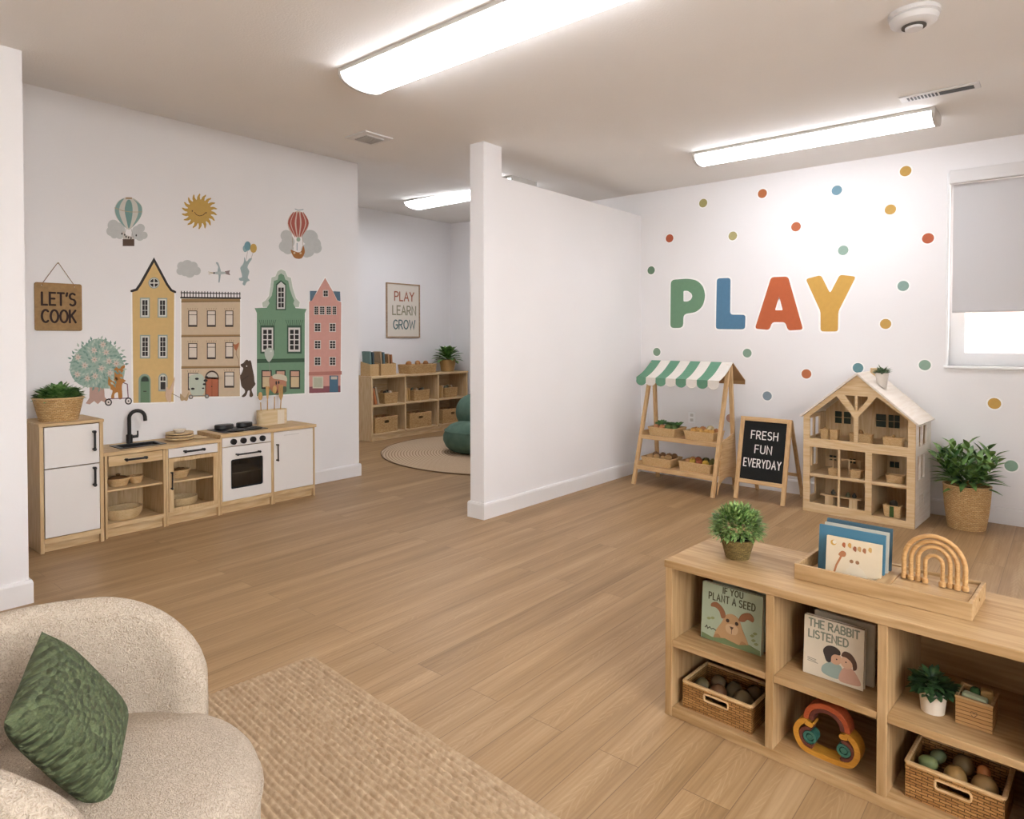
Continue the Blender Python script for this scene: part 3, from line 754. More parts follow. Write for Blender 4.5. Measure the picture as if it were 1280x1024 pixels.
# utensil caddy with wooden spoons
CX, CY, CZt = KA[0]+.808+.60, KA[1]+.27, .6045+.0265
t = thing('utensil_caddy', 'pale bentwood caddy of wooden utensils on the hob worktop', 'utensil holder', (CX, CY, CZt))
o = [(x, y) for x, y in rrect(.27, .1, .045, 6)]; i_ = [(x, y) for x, y in rrect(.26, .09, .041, 6)]
MB().prism(o, XY(0), 0, .13, [i_]).box(-.128, .128, -.003, .003, .004, .12).build('body', wood('bentwood', '#dfc8a2', '#d0b68a', 'x', .7), t, smooth=True); MB().prism([(x*.97, y*.97) for x, y in i_], XY(0), .0005, .004).build('base', BIRCH['x'], t)
MB().box(.025, .09, -.0512, -.0502, .004, .126).build('label_patch', plain('pale paper', '#e3d6c2', .7), t)
SP = wood('spoon wood', '#cfa870', '#b88d55', 'z', 2)
def utensil(kind, label, x, y, lean, hgt=.25):
    m = MB(); a = Vector((x, y, .006)); b = Vector((x+lean[0], y+lean[1], hgt)); d = (b-a)
    if kind == 'spoon':
        m.tube([a, a+d*.66], .0048, 8); c = a+d*.84
        m.sphere(tuple(c), .021, 12, 8, 1, .35, 1.7)
    elif kind == 'spatula':
        m.tube([a, a+d*.7], .0048, 8); p = a+d*.68
        m.prism([(p.x-.006, p.z), (p.x+.006, p.z), (p.x+.02, b.z), (p.x-.016, b.z+.006)], XZ(p.y+.003), 0, .006)
    else:
        m.tube([a, a+d*.62], .0048, 8); p = a+d*.6
        m.prism([(p.x-.006, p.z), (p.x+.006, p.z), (p.x+.019, p.z+.035), (p.x+.019, b.z), (p.x+.009, b.z), (p.x+.009, p.z+.05), (p.x+.004, p.z+.05), (p.x+.004, b.z), (p.x-.004, b.z), (p.x-.004, p.z+.05), (p.x-.009, p.z+.05), (p.x-.009, b.z), (p.x-.019, b.z), (p.x-.019, p.z+.035)], XZ(p.y+.003), 0, .006)
    o = m.build('wooden_'+kind, SP, smooth=True); o.location = (CX, CY, CZt); T(o, label, 'utensil', 'wooden utensils in the caddy')
utensil('spoon', 'wooden spoon at the left end of the utensil caddy', -.09, .012, (-.012, 0), .30)
utensil('spatula', 'wooden spatula second from the left in the utensil caddy', -.035, .014, (.004, 0), .33)
utensil('spoon', 'wooden spoon right of centre in the utensil caddy', .03, .012, (.006, 0), .36)
utensil('fork', 'slotted wooden turner at the right end of the utensil caddy', .085, .014, (.02, 0), .34)

# plants ------------------------------------------------------------
def foliage(mb, n, r, h, ln, wd, droop, z0=0, spread=1.0, up=.5, seed=1, prof=None, fold=.25, low=0.0):
    rnd = random.Random(seed)
    for k in range(n):
        a = rnd.random()*2*PI; q = math.sqrt(rnd.random()); el = (up+(1-up)*rnd.random()) if rnd.random() > q*.4 else up*rnd.random()
        rr = r*q*.65; z = z0+h*(rnd.random()**.9)*(1-.45*q)
        d = Vector((math.cos(a)*spread*(q+.25), math.sin(a)*spread*(q+.25), el-low*q))
        mb.leaf((rr*math.cos(a), rr*math.sin(a), z), d, ln*(.7+.5*rnd.random()), wd*(.8+.4*rnd.random()), droop, fold, prof=prof)
    return mb
def rosette(mb, n, ln, wd, z0, seed=1, tiers=4, droop=.45, stem=.1):
    rnd = random.Random(seed)
    for k in range(n):
        t = k/n; a = k*2.39996; el = .15+1.5*t
        d = Vector((math.cos(a), math.sin(a), el)); L = ln*(1-.35*t)*(.85+.3*rnd.random())
        mb.leaf((.012*math.cos(a), .012*math.sin(a), z0+stem*t), d, L, wd*(.8+.4*rnd.random()), droop*(1-.5*t), .3, prof=[.1, .6, 1, .85, .05])
    return mb
P = FK[0]
t = thing('potted_plant', 'bushy dark green plant in a woven basket on top of the toy refrigerator', 'plant', (P[0]+.156, P[1]+.17, .8385))
basket_round(.112, .146, .15).build('woven_basket', WEAVE, t, smooth=True); ring_tube(.143, .143, .15, .007).build('rim', RIM, t, smooth=True)
MB().lathe([(.132, .125), (.133, .137), (.01, .143)], seg=24).build('soil', SOIL, t, smooth=True)
foliage(MB(), 420, .16, .085, .055, .034, .2, .13, .9, .75, 3, prof=[.3, .85, 1, .8, .15]).build('foliage', GREEN1, t, smooth='all')
# sign ---------------------------------------------------------------
SX, SZ = 1.5385, 1.608
t = thing('hanging_sign', "square brown wooden sign reading LET'S COOK, hung on the wall by a cord", 'sign', (SX, YK-.001, SZ))
KRAFT = plain('brown fibreboard', '#a38257', .75, mottle=.22, mscale=40)
MB().prism(rrect(.287, .335, .014, 4), XZ(-.002), 0, .01, [circ(-.1, .148, .004, n=8), circ(.1, .148, .004, n=8)]).build('board', KRAFT, t, bevel=.0015)
INK = plain('dark brown ink', '#2a1712', .7)
text(text(MB(), "LET'S", 0, .013, .085, .0135, XZ(-.0121), 0, .0012, width=.215, gap=.24), 'COOK', 0, -.108, .085, .0135, XZ(-.0121), 0, .0012, width=.218, gap=.2).build('lettering', INK, t)
MB().tube([(-.1, -.013, .148), (-.09, -.008, .17), (-.006, -.006, .306), (0, -.006, .312), (.006, -.006, .306), (.09, -.008, .17), (.1, -.013, .148)], .0022, 6).build('cord', plain('jute cord', '#8d6d50', .9), t, smooth=True)
MB().tube([(0, 0, .309), (0, -.014, .309)], .004, 8).build('nail', plain('brass nail', '#8a6a3c', .4, .8), t)

# ------------------------------------------------------------------ wall stickers
def zk(c, s):
    def f(x, y):
        p = on_y(c[0]+x*s, c[1]+y*s, YK); return (p.x, p.z)
    return f
def zp(c, s):
    def f(x, y):
        p = on_x(c[0]+x*s, c[1]+y*s, XP); return (-p.y, p.z)
    return f
KW = lambda u, v, w: (u, YK+.0003-w, v)
PW = lambda u, v, w: (XP+.0003-w, -u, v)
LY = .0007
_pc = {}
def ink(c):
    if c not in _pc: _pc[c] = plain('print '+c, c if c == HALO else mix(c, '#b5aca2', .13), .7, mottle=.06, mscale=30)
    return _pc[c]
def puffs(s, cs, c, l=1):
    for i, (x, y, r) in enumerate(cs): s.circ(x, y, r, c, l+i*.012, n=22)
    return s
class Sticker:
    """one printed wall sticker, or one part of it; layers are stacked sheets of ink"""
    def __init__(s, f, wall=KW): s.f = f; s.w = wall; s.m = MB(); s.mats = []
    def _c(s, c):
        if c not in s.mats: s.mats.append(c)
        s.m.mi = s.mats.index(c)
    def poly(s, pts, c, l=1, holes=()):
        s._c(c); s.m.prism([s.f(*p) for p in pts], s.w, 0, LY*l, [[s.f(*p) for p in h] for h in holes]); return s
    def rect(s, x0, y0, x1, y1, c, l=1): return s.poly(rect(x0, y0, x1, y1), c, l)
    def circ(s, x, y, r, c, l=1, ry=None, n=20): return s.poly(circ(x, y, r, ry, n), c, l)
    def blob(s, pts, c, l=1, n=4): return s.poly(blob(pts, n), c, l)
    def line(s, pts, wd, c, l=1, closed=False):
        s._c(c); s.m.ribbon([s.f(*p) for p in pts], wd, s.w, 0, LY*l, closed=closed); return s
    def centre(s):
        b = [v.co for v in s.m.bm.verts]
        return Vector([(min(v[i] for v in b)+max(v[i] for v in b))/2 for i in range(3)])
    def out(s, name, parent=None, org=None):
        o = s.m.build(name, [ink(c) for c in s.mats], parent, origin=org)
        if parent: o.location = (0, 0, 0)
        return o
    def done(s, name, label, cat, group=None): return T(s.out(name, None, s.centre()), label, cat, group)
HALO = '#faf8f5'
def win_part(f, parent, org, r, cols, rows, outer, inner, pane, edge=.18, name='window', top=None, base=2):
    x0, y0, x1, y1 = r; s = Sticker(f); s.rect(x0, y0, x1, y1, outer, base)
    w, h = x1-x0, y1-y0; e = w*edge
    if inner: s.rect(x0+e*.55, y0+e*.6, x1-e*.55, y1-e*.6, inner, base+1)
    px0, py0, px1, py1 = x0+e*1.2, y0+e*1.3, x1-e*1.2, y1-e*1.3
    gw, gh = (px1-px0)*.1, (px1-px0)*.1
    cw, ch = (px1-px0-gw*(cols-1))/cols, (py1-py0-gh*(rows-1))/rows
    for i in range(cols):
        for j in range(rows): s.rect(px0+i*(cw+gw), py0+j*(ch+gh), px0+i*(cw+gw)+cw, py0+j*(ch+gh)+ch, pane, base+2)
    return s.out(name, parent, org)
def house(name, label, ctr):
    p = on_y(ctr[0], ctr[1], YK); t = thing(name, label, 'wall sticker', (p.x, YK, p.z)); return t, Vector((p.x, YK, p.z))
def arch(x0, x1, y0, ytop, n=10):
    r = (x1-x0)/2; cy = ytop+r*1.05
    return [(x0, y0)]+[((x0+x1)/2-r*math.cos(PI*k/n), cy-r*1.05*math.sin(PI*k/n)) for k in range(n+1)]+[(x1, y0)]
# -- yellow gabled house
f = zk((70, 310), .1953125)
t, og = house('house_sticker', 'tall narrow yellow house wall sticker with a black pointed roof line', (190, 420))
ol = [(488, 282), (515, 268), (540, 235), (627, 78), (715, 240), (738, 272), (757, 283), (752, 985), (495, 992)]
Sticker(f).line(ol, .02, HALO, .6, True).poly(ol, '#dab673', 1).out('facade', t, og)
Sticker(f).line([(484, 276), (515, 267), (540, 232), (627, 76), (712, 235), (738, 271), (762, 282)], .018, '#1f1c1c', 2).out('roof_line', t, og)
s = Sticker(f).circ(627, 224, 36, '#93a59c', 2).circ(627, 224, 30, '#dad8cf', 3)
for a in range(4): s.poly([(627+4*math.copysign(1, math.cos(R(45+90*a))), 224+4*math.copysign(1, math.sin(R(45+90*a))))]+[(627+26*math.cos(R(90*a+k*14+10)), 224+26*math.sin(R(90*a+k*14+10))) for k in range(6)], '#1d1b1a', 4)
s.out('round_window', t, og)
for r, n in (((537, 318, 600, 448), 3), ((650, 320, 712, 446), 3), ((537, 557, 602, 708), 4), ((652, 556, 714, 708), 4)): win_part(f, t, og, r, 2, n, '#93a79c', '#dcdcd4', '#1b1a1a', .2)
Sticker(f).poly(arch(528, 606, 990, 806), '#8a9f8e', 2).poly(arch(540, 598, 990, 818), '#5a7c5f', 3).poly(arch(545, 592, 855, 823), '#24302a', 4).rect(558, 915, 578, 920, '#22201c', 4).out('door', t, og)
Sticker(f).poly(arch(655, 714, 918, 802), '#9aa79a', 2).poly(arch(662, 706, 908, 812), '#d9d7ca', 3).rect(668, 858, 700, 906, '#262322', 4).poly(arch(668, 682, 850, 822), '#2b2a28', 4).poly(arch(686, 700, 850, 822), '#2b2a28', 4).out('arched_window', t, og)
# -- brown flat-roofed building
f = zk((220, 320), .18550)
t, og = house('house_sticker', 'wide beige flat-roofed building wall sticker with a black roof railing and red door', (262, 430))
ol = [(36, 288), (432, 288), (430, 945), (38, 952)]
Sticker(f).line(ol, .02, HALO, .6, True).poly(ol, '#d3bb9c', 1).out('facade', t, og)
s = Sticker(f).line([(34, 248), (432, 255)], .008, '#1f1c1b', 2).line([(34, 281), (432, 285)], .014, '#1f1c1b', 2)
for k in range(21): s.line([(36+19.7*k, 238+.4*k), (36+19.7*k, 283)], .0065, '#26221f', 2.3)
s.out('roof_railing', t, og)
for y0, y1 in ((291, 311), (532, 545), (743, 757)): Sticker(f).poly([(36, y0), (431, y0-2), (431, y1-4), (36, y1)], '#9b7a4b', 2).line([(36, y1), (431, y1-4)], .005, '#5b4329', 2.4).out('cornice', t, og)
for r in ((82, 368, 143, 478), (208, 368, 268, 478), (330, 368, 386, 478), (82, 588, 143, 698), (208, 586, 268, 696), (331, 582, 386, 692), (80, 788, 150, 905), (325, 780, 392, 888)):
    x0, y0, x1, y1 = r
    s = Sticker(f).rect(x0, y0, x1, y1, '#33261f', 2).rect(x0+6, y0+5, x1-6, y1-13, '#e3d8cb', 3).rect(x0+5, y0+27, x1-5, y0+31, '#33261f', 4)
    for k in range(5): s.line([(x0+(x1-x0)*k/4, y0-6), (x0-3+(x1-x0+6)*k/4, y0-16)], .003, '#8b755e', 2)
    s.out('window', t, og)
Sticker(f).poly(arch(196, 288, 946, 772), '#3a2b22', 2).poly(arch(203, 281, 830, 783), '#cfc6b9', 3).rect(202, 818, 283, 946, '#b45f3e', 3).rect(240, 818, 243, 946, '#7d3d27', 4).circ(240, 880, 4, '#3a2b22', 4.4).out('door', t, og)
# -- green gabled house
t, og = house('house_sticker', 'dark green house wall sticker with a curved pale bordered gable', (350, 420))
gab = [(585, 345), (580, 315), (603, 300), (626, 270), (636, 205), (644, 145), (670, 138), (684, 104), (708, 90), (735, 102), (752, 140), (774, 147), (786, 215), (808, 285), (834, 312), (828, 345)]
Sticker(f).poly(gab, '#c3cfc2', .7).line(gab, .012, HALO, .5).out('gable_border', t, og)
ol = [(530, 352), (612, 348), (630, 320), (622, 300), (645, 268), (655, 215), (660, 168), (685, 160), (691, 130), (708, 118), (727, 130), (737, 160), (756, 168), (766, 220), (782, 268), (797, 300), (790, 322), (806, 352), (880, 358), (868, 385), (866, 925), (545, 945), (545, 385)]
Sticker(f).line([(545, 945), (866, 925), (868, 385)], .02, HALO, .5).poly(ol, '#6b9375', 1).out('facade', t, og)
s = Sticker(f).poly([(672, 365), (674, 190), (706, 163), (742, 190), (740, 366)], '#2c4a36', 2).poly([(680, 357), (681, 198), (707, 174), (735, 198), (733, 357)], '#d9d9d6', 3)
for i in (0, 1):
    for j in range(4): s.rect(689+20*i, 213+35*j, 705+20*i, 242+35*j, '#1a1919', 4)
s.out('gable_window', t, og)
for x0, x1 in ((568, 664), (748, 846)):
    y0 = 468; s = Sticker(f).rect(x0, y0, x1, 658, '#2d4c39', 2).rect(x0+9, y0+15, x1-10, 645, '#dddcd8', 3)
    w = x1-x0
    for i in (0, 1):
        for j in range(4): s.rect(x0+w*.2+i*w*.34, y0+30+35*j, x0+w*.45+i*w*.34, y0+58+35*j, '#191818', 4)
    for k in range(9): s.line([(x0-8+(w+16)*k/8, 432), (x0+4+(w-8)*k/8, 466)], .005, '#3d5d47', 2)
    s.out('window', t, og)
Sticker(f).poly([(545, 695), (866, 690), (866, 715), (545, 722)], '#2f5039', 2).out('band', t, og)
for x0, x1 in ((575, 645), (670, 738), (766, 836)):
    Sticker(f).rect(x0, 770, x1, 896, '#2a2620', 2).rect(x0+8, 778, x1-8, 885, '#d6bd94', 3).rect(x0+8, 810, x1-8, 815, '#2a2620', 4).rect(x0+8, 778, x1-8, 810, '#cf9f86', 3.5).out('shop_window', t, og)
# -- pink house
t, og = house('house_sticker', 'narrow pink house wall sticker with blue side roofs and blue door', (406, 420))
ol = [(897, 308), (915, 300), (952, 240), (1005, 148), (1060, 245), (1085, 300), (1113, 312), (1108, 918), (897, 925)]
Sticker(f).line(ol, .02, HALO, .6, True).poly(ol, '#d79b8f', 1).out('facade', t, og)
for q in ([(902, 236), (950, 236), (916, 300), (903, 306)], [(1058, 238), (1105, 240), (1108, 306), (1087, 300)]): Sticker(f).poly(q, '#4d6b80', 2).out('side_roof', t, og)
win_part(f, t, og, (990, 230, 1026, 276), 2, 2, '#dcd3cc', None, '#1c1b1b', .1)
for a, b in ((930, 960), (966, 1003), (1011, 1046), (1053, 1081)): win_part(f, t, og, (a, 338, b, 397), 2, 4, '#d9d2cd', None, '#1f1e1e', .1)
for y in (452, 568, 680):
    for a in (931, 1032): win_part(f, t, og, (a, y, a+45, y+60), 2, 3, '#dcd3cc', None, '#1c1b1b', .1)
Sticker(f).poly([(895, 782), (1116, 776), (1116, 800), (895, 806)], '#b87468', 2).out('awning_strip', t, og)
Sticker(f).poly([(897, 882), (1108, 874), (1108, 918), (897, 925)], '#8a4d56', 2).out('base_strip', t, og)
Sticker(f).rect(920, 812, 992, 892, '#d5d0bd', 3).rect(928, 820, 984, 884, '#b9bda4', 4).out('shop_window', t, og)
Sticker(f).rect(1034, 806, 1092, 918, '#3f6680', 3).rect(1043, 812, 1084, 832, '#c9c2b4', 4).out('door', t, og)
# -- tree
f = zk((70, 310), .1953125)
t, og = house('tree_sticker', 'round grey green flowering tree wall sticker with pink trunk, left of the yellow house', (121, 465))
crown = [(90, 790), (100, 720), (150, 650), (215, 600), (255, 582), (320, 592), (380, 640), (418, 700), (440, 770), (430, 840), (400, 885), (330, 900), (260, 892), (190, 890), (125, 855)]
s = Sticker(f).blob(crown, '#97b2a4', 1)
rnd = random.Random(5)
for k in range(150):
    a = k*2.39996; q = math.sqrt(k/150); x = 268+172*q*math.cos(a); y = 742+158*q*math.sin(a); b = a+rnd.uniform(-.6, .6)
    s.poly([(x, y), (x+15*math.cos(b-.5), y+15*math.sin(b-.5)), (x+30*math.cos(b), y+30*math.sin(b)), (x+15*math.cos(b+.5), y+15*math.sin(b+.5))], ('#6f968a', '#84a697', '#b7c8bb')[k % 3], 2+(k % 5)*.12)
for k, (x, y) in enumerate(((140, 700), (183, 752), (135, 810), (243, 655), (300, 618), (245, 715), (320, 668), (338, 725), (290, 772), (250, 820), (200, 835), (345, 800), (385, 740))):
    pts = [(x+(26 if i % 2 else 12)*math.cos(i*PI/7), y+(26 if i % 2 else 12)*math.sin(i*PI/7)) for i in range(14)]
    s.poly(pts, '#d3c3b7', 3+k*.05).circ(x, y, 5, '#b59a86', 4)
s.out('crown', t, og)
Sticker(f).poly([(190, 995), (213, 960), (215, 880), (306, 880), (312, 955), (342, 985), (318, 992), (290, 978), (268, 1000), (244, 980), (215, 1002)], '#bd988b', .8).out('trunk', t, og)
# -- animals and small stickers
s = Sticker(f).blob([(375, 762), (405, 768), (428, 752), (441, 753), (436, 778), (424, 797), (432, 838), (446, 850), (428, 866), (421, 890), (424, 960), (401, 966), (395, 925), (374, 935), (372, 962), (352, 958), (362, 915), (346, 902), (332, 865), (336, 822), (352, 846), (372, 842), (374, 800)], '#b3742f', 2)
s.circ(335, 988, 23, '#232021', 3).circ(335, 988, 15, '#e2ddd7', 4).circ(335, 988, 5, '#232021', 5).circ(463, 980, 23, '#232021', 3).circ(463, 980, 15, '#e2ddd7', 4).circ(463, 980, 5, '#232021', 5)
s.line([(335, 966), (445, 962), (463, 958)], .007, '#7d5a63', 2.5).line([(463, 978), (456, 872), (430, 862)], .007, '#7d5a63', 2.6).done('fox_sticker', 'orange fox riding a scooter, wall sticker in front of the tree', 'wall sticker')
f2 = zk((160, 420), .109375)
Sticker(f2).blob([(445, 580), (428, 640), (430, 700), (450, 745), (488, 755), (495, 665), (518, 600), (532, 470), (505, 540), (478, 598), (462, 615)], '#d8b79b', 5.5).line([(495, 655), (600, 708)], .004, '#8f7f70', 5).done('cat_sticker', 'small pale pink cat pulling a cord, wall sticker at the foot of the yellow house', 'wall sticker')
Sticker(f2).blob([(598, 660), (598, 725), (615, 742), (640, 735), (668, 742), (684, 720), (692, 640), (668, 690), (640, 700)], '#b79a72', 4).done('dog_sticker', 'small tan dog wall sticker between the yellow and the beige house', 'wall sticker')
s = Sticker(f2).blob([(700, 470), (760, 440), (815, 432), (865, 470), (880, 560), (862, 660), (800, 690), (735, 680), (702, 600)], '#bfcab9', 4.8)
for x, y, q in ((785, 490, 22), (895, 470, 18), (885, 510, 24), (872, 552, 20), (857, 598, 14), (738, 604, 22)): s.circ(x, y, q, '#1f1e1d', 5.6, q*.6)
s.circ(717, 697, 26, '#75736f', 5.4).circ(717, 697, 14, '#cbc5bd', 6).circ(900, 690, 24, '#75736f', 5.4).circ(900, 690, 13, '#cbc5bd', 6).line([(717, 690), (740, 685), (900, 680)], .005, '#75736f', 5.2).done('zebra_sticker', 'black and pale green zebra on a scooter, wall sticker beside the red door', 'wall sticker')
f3 = zk((300, 400), .109375)
bear = [(8, 508), (38, 492), (64, 462), (82, 455), (98, 468), (118, 462), (130, 490), (140, 545), (160, 640), (165, 700), (176, 735), (152, 768), (132, 800), (150, 858), (130, 882), (108, 870), (112, 812), (90, 812), (72, 860), (42, 882), (20, 872), (56, 828), (48, 792), (18, 760), (5, 690), (0, 645), (22, 600), (36, 552), (15, 532)]
s = Sticker(f3).blob(bear, '#4a372a', 2).circ(75, 528, 8, '#d8cdbf', 3).line([(20, 690), (60, 660), (95, 640)], .006, '#33251c', 3)
s.f = f2; s.poly([(1200, 92), (1232, 98), (1270, 74), (1262, 120), (1238, 170), (1216, 150)], '#b0653f', 2.6).line([(1238, 165), (1235, 210), (1262, 270), (1268, 345), (1290, 520)], .003, '#6d4a38', 2.4)
s.done('bear_sticker', 'dark brown bear holding an orange heart balloon, wall sticker beside the green house', 'wall sticker')
Sticker(f3).blob([(330, 318), (370, 328), (386, 365), (375, 420), (330, 480), (290, 430), (280, 365), (295, 330)], '#bcc6bc', 6).circ(350, 355, 12, '#d9ddd6', 6.6).line([(330, 478), (338, 600)], .003, '#8e998d', 5.6).done('balloon_sticker', 'pale grey balloon wall sticker over the left window of the green house', 'wall sticker')
Sticker(f3).blob([(340, 650), (400, 640), (470, 660), (525, 690), (520, 790), (470, 820), (400, 838), (350, 800), (332, 720)], '#bb7d60', 5.4).blob([(455, 780), (520, 760), (525, 820), (470, 832)], '#4d5a44', 5.9).blob([(370, 640), (420, 618), (520, 640), (535, 700), (500, 690), (440, 680), (380, 670)], '#d6cdb4', 6.2).circ(412, 720, 9, '#1f1c1b', 6.6, 22).circ(440, 715, 9, '#1f1c1b', 6.6, 18).blob([(380, 800), (420, 790), (425, 830), (390, 842)], '#6e3a31', 6).done('animal_sticker', 'huddle of orange and cream animals, wall sticker behind the wooden utensils', 'wall sticker')
fB = zk((220, 220), .171875)
s = Sticker(fB).circ(170, 258, 88, '#c79f4a', 2, n=28)
for k in range(18):
    a = 2*PI*k/18+.1; P = lambda r, d: (170+r*math.cos(a+d), 258+r*math.sin(a+d))
    s.poly([P(80, -.15), P(105, -.08), P(118, .0), P(132, .1), P(122, .13), P(108, .1), P(82, .16)], '#c2993f', 1)
s.line([(135, 265), (148, 282), (172, 291), (198, 284), (212, 268)], .005, '#4b3517', 3).circ(118, 255, 5, '#4b3517', 3).circ(219, 268, 5, '#4b3517', 3).done('sun_sticker', 'smiling yellow sun wall sticker with wavy rays', 'wall sticker')
fA = zk((20, 220), .171875)
GREY = '#c8cbc8'
s = puffs(Sticker(fA), ((692, 402, 35), (708, 360, 42), (738, 392, 55), (715, 425, 30), (755, 425, 34), (882, 400, 38), (905, 380, 32), (900, 440, 32), (930, 432, 27), (868, 430, 30)), GREY)
env = [(716, 240), (742, 185), (790, 158), (830, 156), (872, 172), (910, 212), (919, 258), (900, 312), (862, 358), (832, 386), (808, 386), (772, 350), (730, 300)]
s.blob(env, '#d4d0c6', 2)
s.blob([(790, 250), (802, 190), (820, 172), (838, 190), (848, 250), (838, 330), (820, 382), (805, 330)], '#6f9a95', 3).blob([(720, 240), (745, 188), (785, 164), (760, 205), (750, 260), (772, 330), (800, 378), (765, 345), (733, 298)], '#7fa59f', 3).blob([(852, 168), (905, 210), (916, 258), (898, 310), (845, 372), (880, 300), (888, 250), (878, 200)], '#7fa59f', 3)
s.line([(718, 232), (770, 252), (830, 262), (917, 262)], .004, '#b79d77', 3.5).rect(797, 156, 842, 168, '#a98a67', 3.5)
s.rect(776, 460, 860, 510, '#4f3a2b', 3).line([(800, 385), (780, 460)], .002, '#8b8378', 2).line([(838, 385), (855, 460)], .002, '#8b8378', 2).blob([(775, 405), (792, 408), (800, 430), (840, 440), (858, 458), (790, 462), (778, 430)], '#cfc8bf', 2.6)
for x, y in ((770, 420), (790, 428), (800, 442), (818, 448), (836, 452), (874, 432)): s.circ(x, y, 5, '#2d2827', 3.4, 8)
s.done('balloon_sticker', 'green and white striped hot air balloon wall sticker with grey clouds', 'wall sticker')
s = puffs(Sticker(fB), ((790, 512, 42), (802, 435, 42), (815, 480, 48), (815, 530, 40), (975, 450, 58), (1000, 500, 55), (1022, 525, 38), (960, 540, 50), (950, 560, 34)), GREY)
s.blob([(812, 345), (822, 300), (850, 268), (888, 256), (928, 270), (955, 305), (966, 345), (952, 392), (920, 430), (900, 444), (876, 444), (850, 425), (822, 390)], '#d9c3b4', 2)
for cx, hw in ((888, 13), (850, 13), (926, 13), (822, 8), (956, 8)):
    b = (cx-888); s.blob([(cx-hw+b*.0, 345), (888+b*.62-hw*.5, 275), (888+b*.55+hw*.5, 268), (cx+hw, 345), (888+b*.4+hw*.3, 436), (888+b*.4-hw*.3, 436)], '#ae5246', 3)
s.line([(866, 240), (888, 250), (925, 244)], .006, '#7d97a0', 3).line([(845, 440), (850, 530)], .003, '#a58a5f', 2).line([(920, 440), (925, 530)], .003, '#a58a5f', 2).circ(890, 462, 14, '#9db5a0', 3, 16)
s.blob([(834, 538), (850, 580), (872, 600), (910, 600), (930, 572), (936, 545), (925, 508), (912, 545), (890, 556), (862, 548)], '#a9692f', 3).circ(860, 560, 8, '#d6c09a', 4).circ(905, 562, 8, '#d6c09a', 4).line([(880, 490), (880, 540)], .008, '#8ea6ad', 2.5).done('balloon_sticker', 'red and white striped hot air balloon wall sticker above the green and pink houses', 'wall sticker')
puffs(Sticker(fB), ((32, 692, 29), (40, 656, 32), (82, 655, 44), (125, 658, 34), (148, 690, 32), (100, 700, 40), (65, 695, 34)), GREY).done('cloud_sticker', 'small plain grey cloud wall sticker above the beige building', 'wall sticker')
Sticker(fB).blob([(290, 632), (305, 630), (320, 670), (326, 700), (322, 740), (316, 774), (308, 770), (310, 730), (302, 690), (306, 660)], '#a3b3b5', 2).blob([(268, 705), (300, 696), (355, 698), (355, 712), (300, 716)], '#b7c2c2', 2.5).poly([(355, 694), (392, 686), (386, 704), (394, 722), (355, 712)], '#8d7c7b', 2.2).line([(268, 704), (236, 698)], .004, '#b39a6a', 2).line([(268, 706), (238, 714)], .004, '#b39a6a', 2).circ(276, 706, 7, '#55504c', 3).done('bird_sticker', 'flying grey bird wall sticker seen from above, right of the plain cloud', 'wall sticker')
s = Sticker(fB).blob([(498, 590), (512, 622), (535, 600), (552, 602), (527, 642), (520, 668), (532, 695), (522, 740), (536, 760), (515, 770), (500, 796), (484, 786), (490, 765), (466, 762), (458, 745), (480, 735), (474, 700), (468, 668), (484, 646), (494, 622)], '#9db4b5', 2)
s.circ(504, 528, 18, '#8aaeb3', 2.4, 26).circ(520, 510, 23, '#6b9aa5', 3, 34).circ(563, 526, 24, '#c9a350', 3.4, 33).line([(520, 545), (512, 610)], .0025, '#9a948c', 1.6).line([(560, 558), (545, 605)], .0025, '#9a948c', 1.6).done('rabbit_sticker', 'pale blue rabbit with two balloons, wall sticker left of the red balloon', 'wall sticker')

# ------------------------------------------------------------------ PLAY letters and dots
fE = zp((800, 200), .234375)
for ch, col, pts, hole, cn in (
    ('P', '#65906f', [(165, 640), (255, 633), (305, 642), (338, 675), (349, 725), (335, 780), (300, 812), (232, 822), (230, 895), (162, 897)], [(232, 698), (255, 698), (275, 712), (280, 728), (272, 745), (255, 755), (232, 755)], 'green'),
    ('L', '#46789a', [(410, 632), (483, 629), (481, 825), (563, 826), (560, 903), (405, 902)], None, 'blue'),
    ('A', '#c0582b', [(700, 625), (790, 622), (870, 905), (790, 910), (775, 865), (705, 865), (690, 907), (613, 900)], [(742, 728), (762, 802), (720, 802)], 'orange'),
    ('Y', '#d3a144', [(884, 635), (965, 614), (1014, 712), (1066, 612), (1152, 622), (1058, 808), (1056, 915), (963, 915), (963, 808)], None, 'yellow')):
    s = Sticker(fE, PW); o = round_poly(pts, 16 if ch != 'P' else 22, 4); hl = [round_poly(hole, 6, 3)] if hole else []
    s.line(o, .03, HALO, 1, True)
    for q in hl: s.line(q, .02, HALO, 1, True)
    s.poly(o, col, 3, hl).done('wall_letter', 'large %s letter %s on the dotted wall' % (cn, ch), 'wall letter', 'PLAY wall letters')
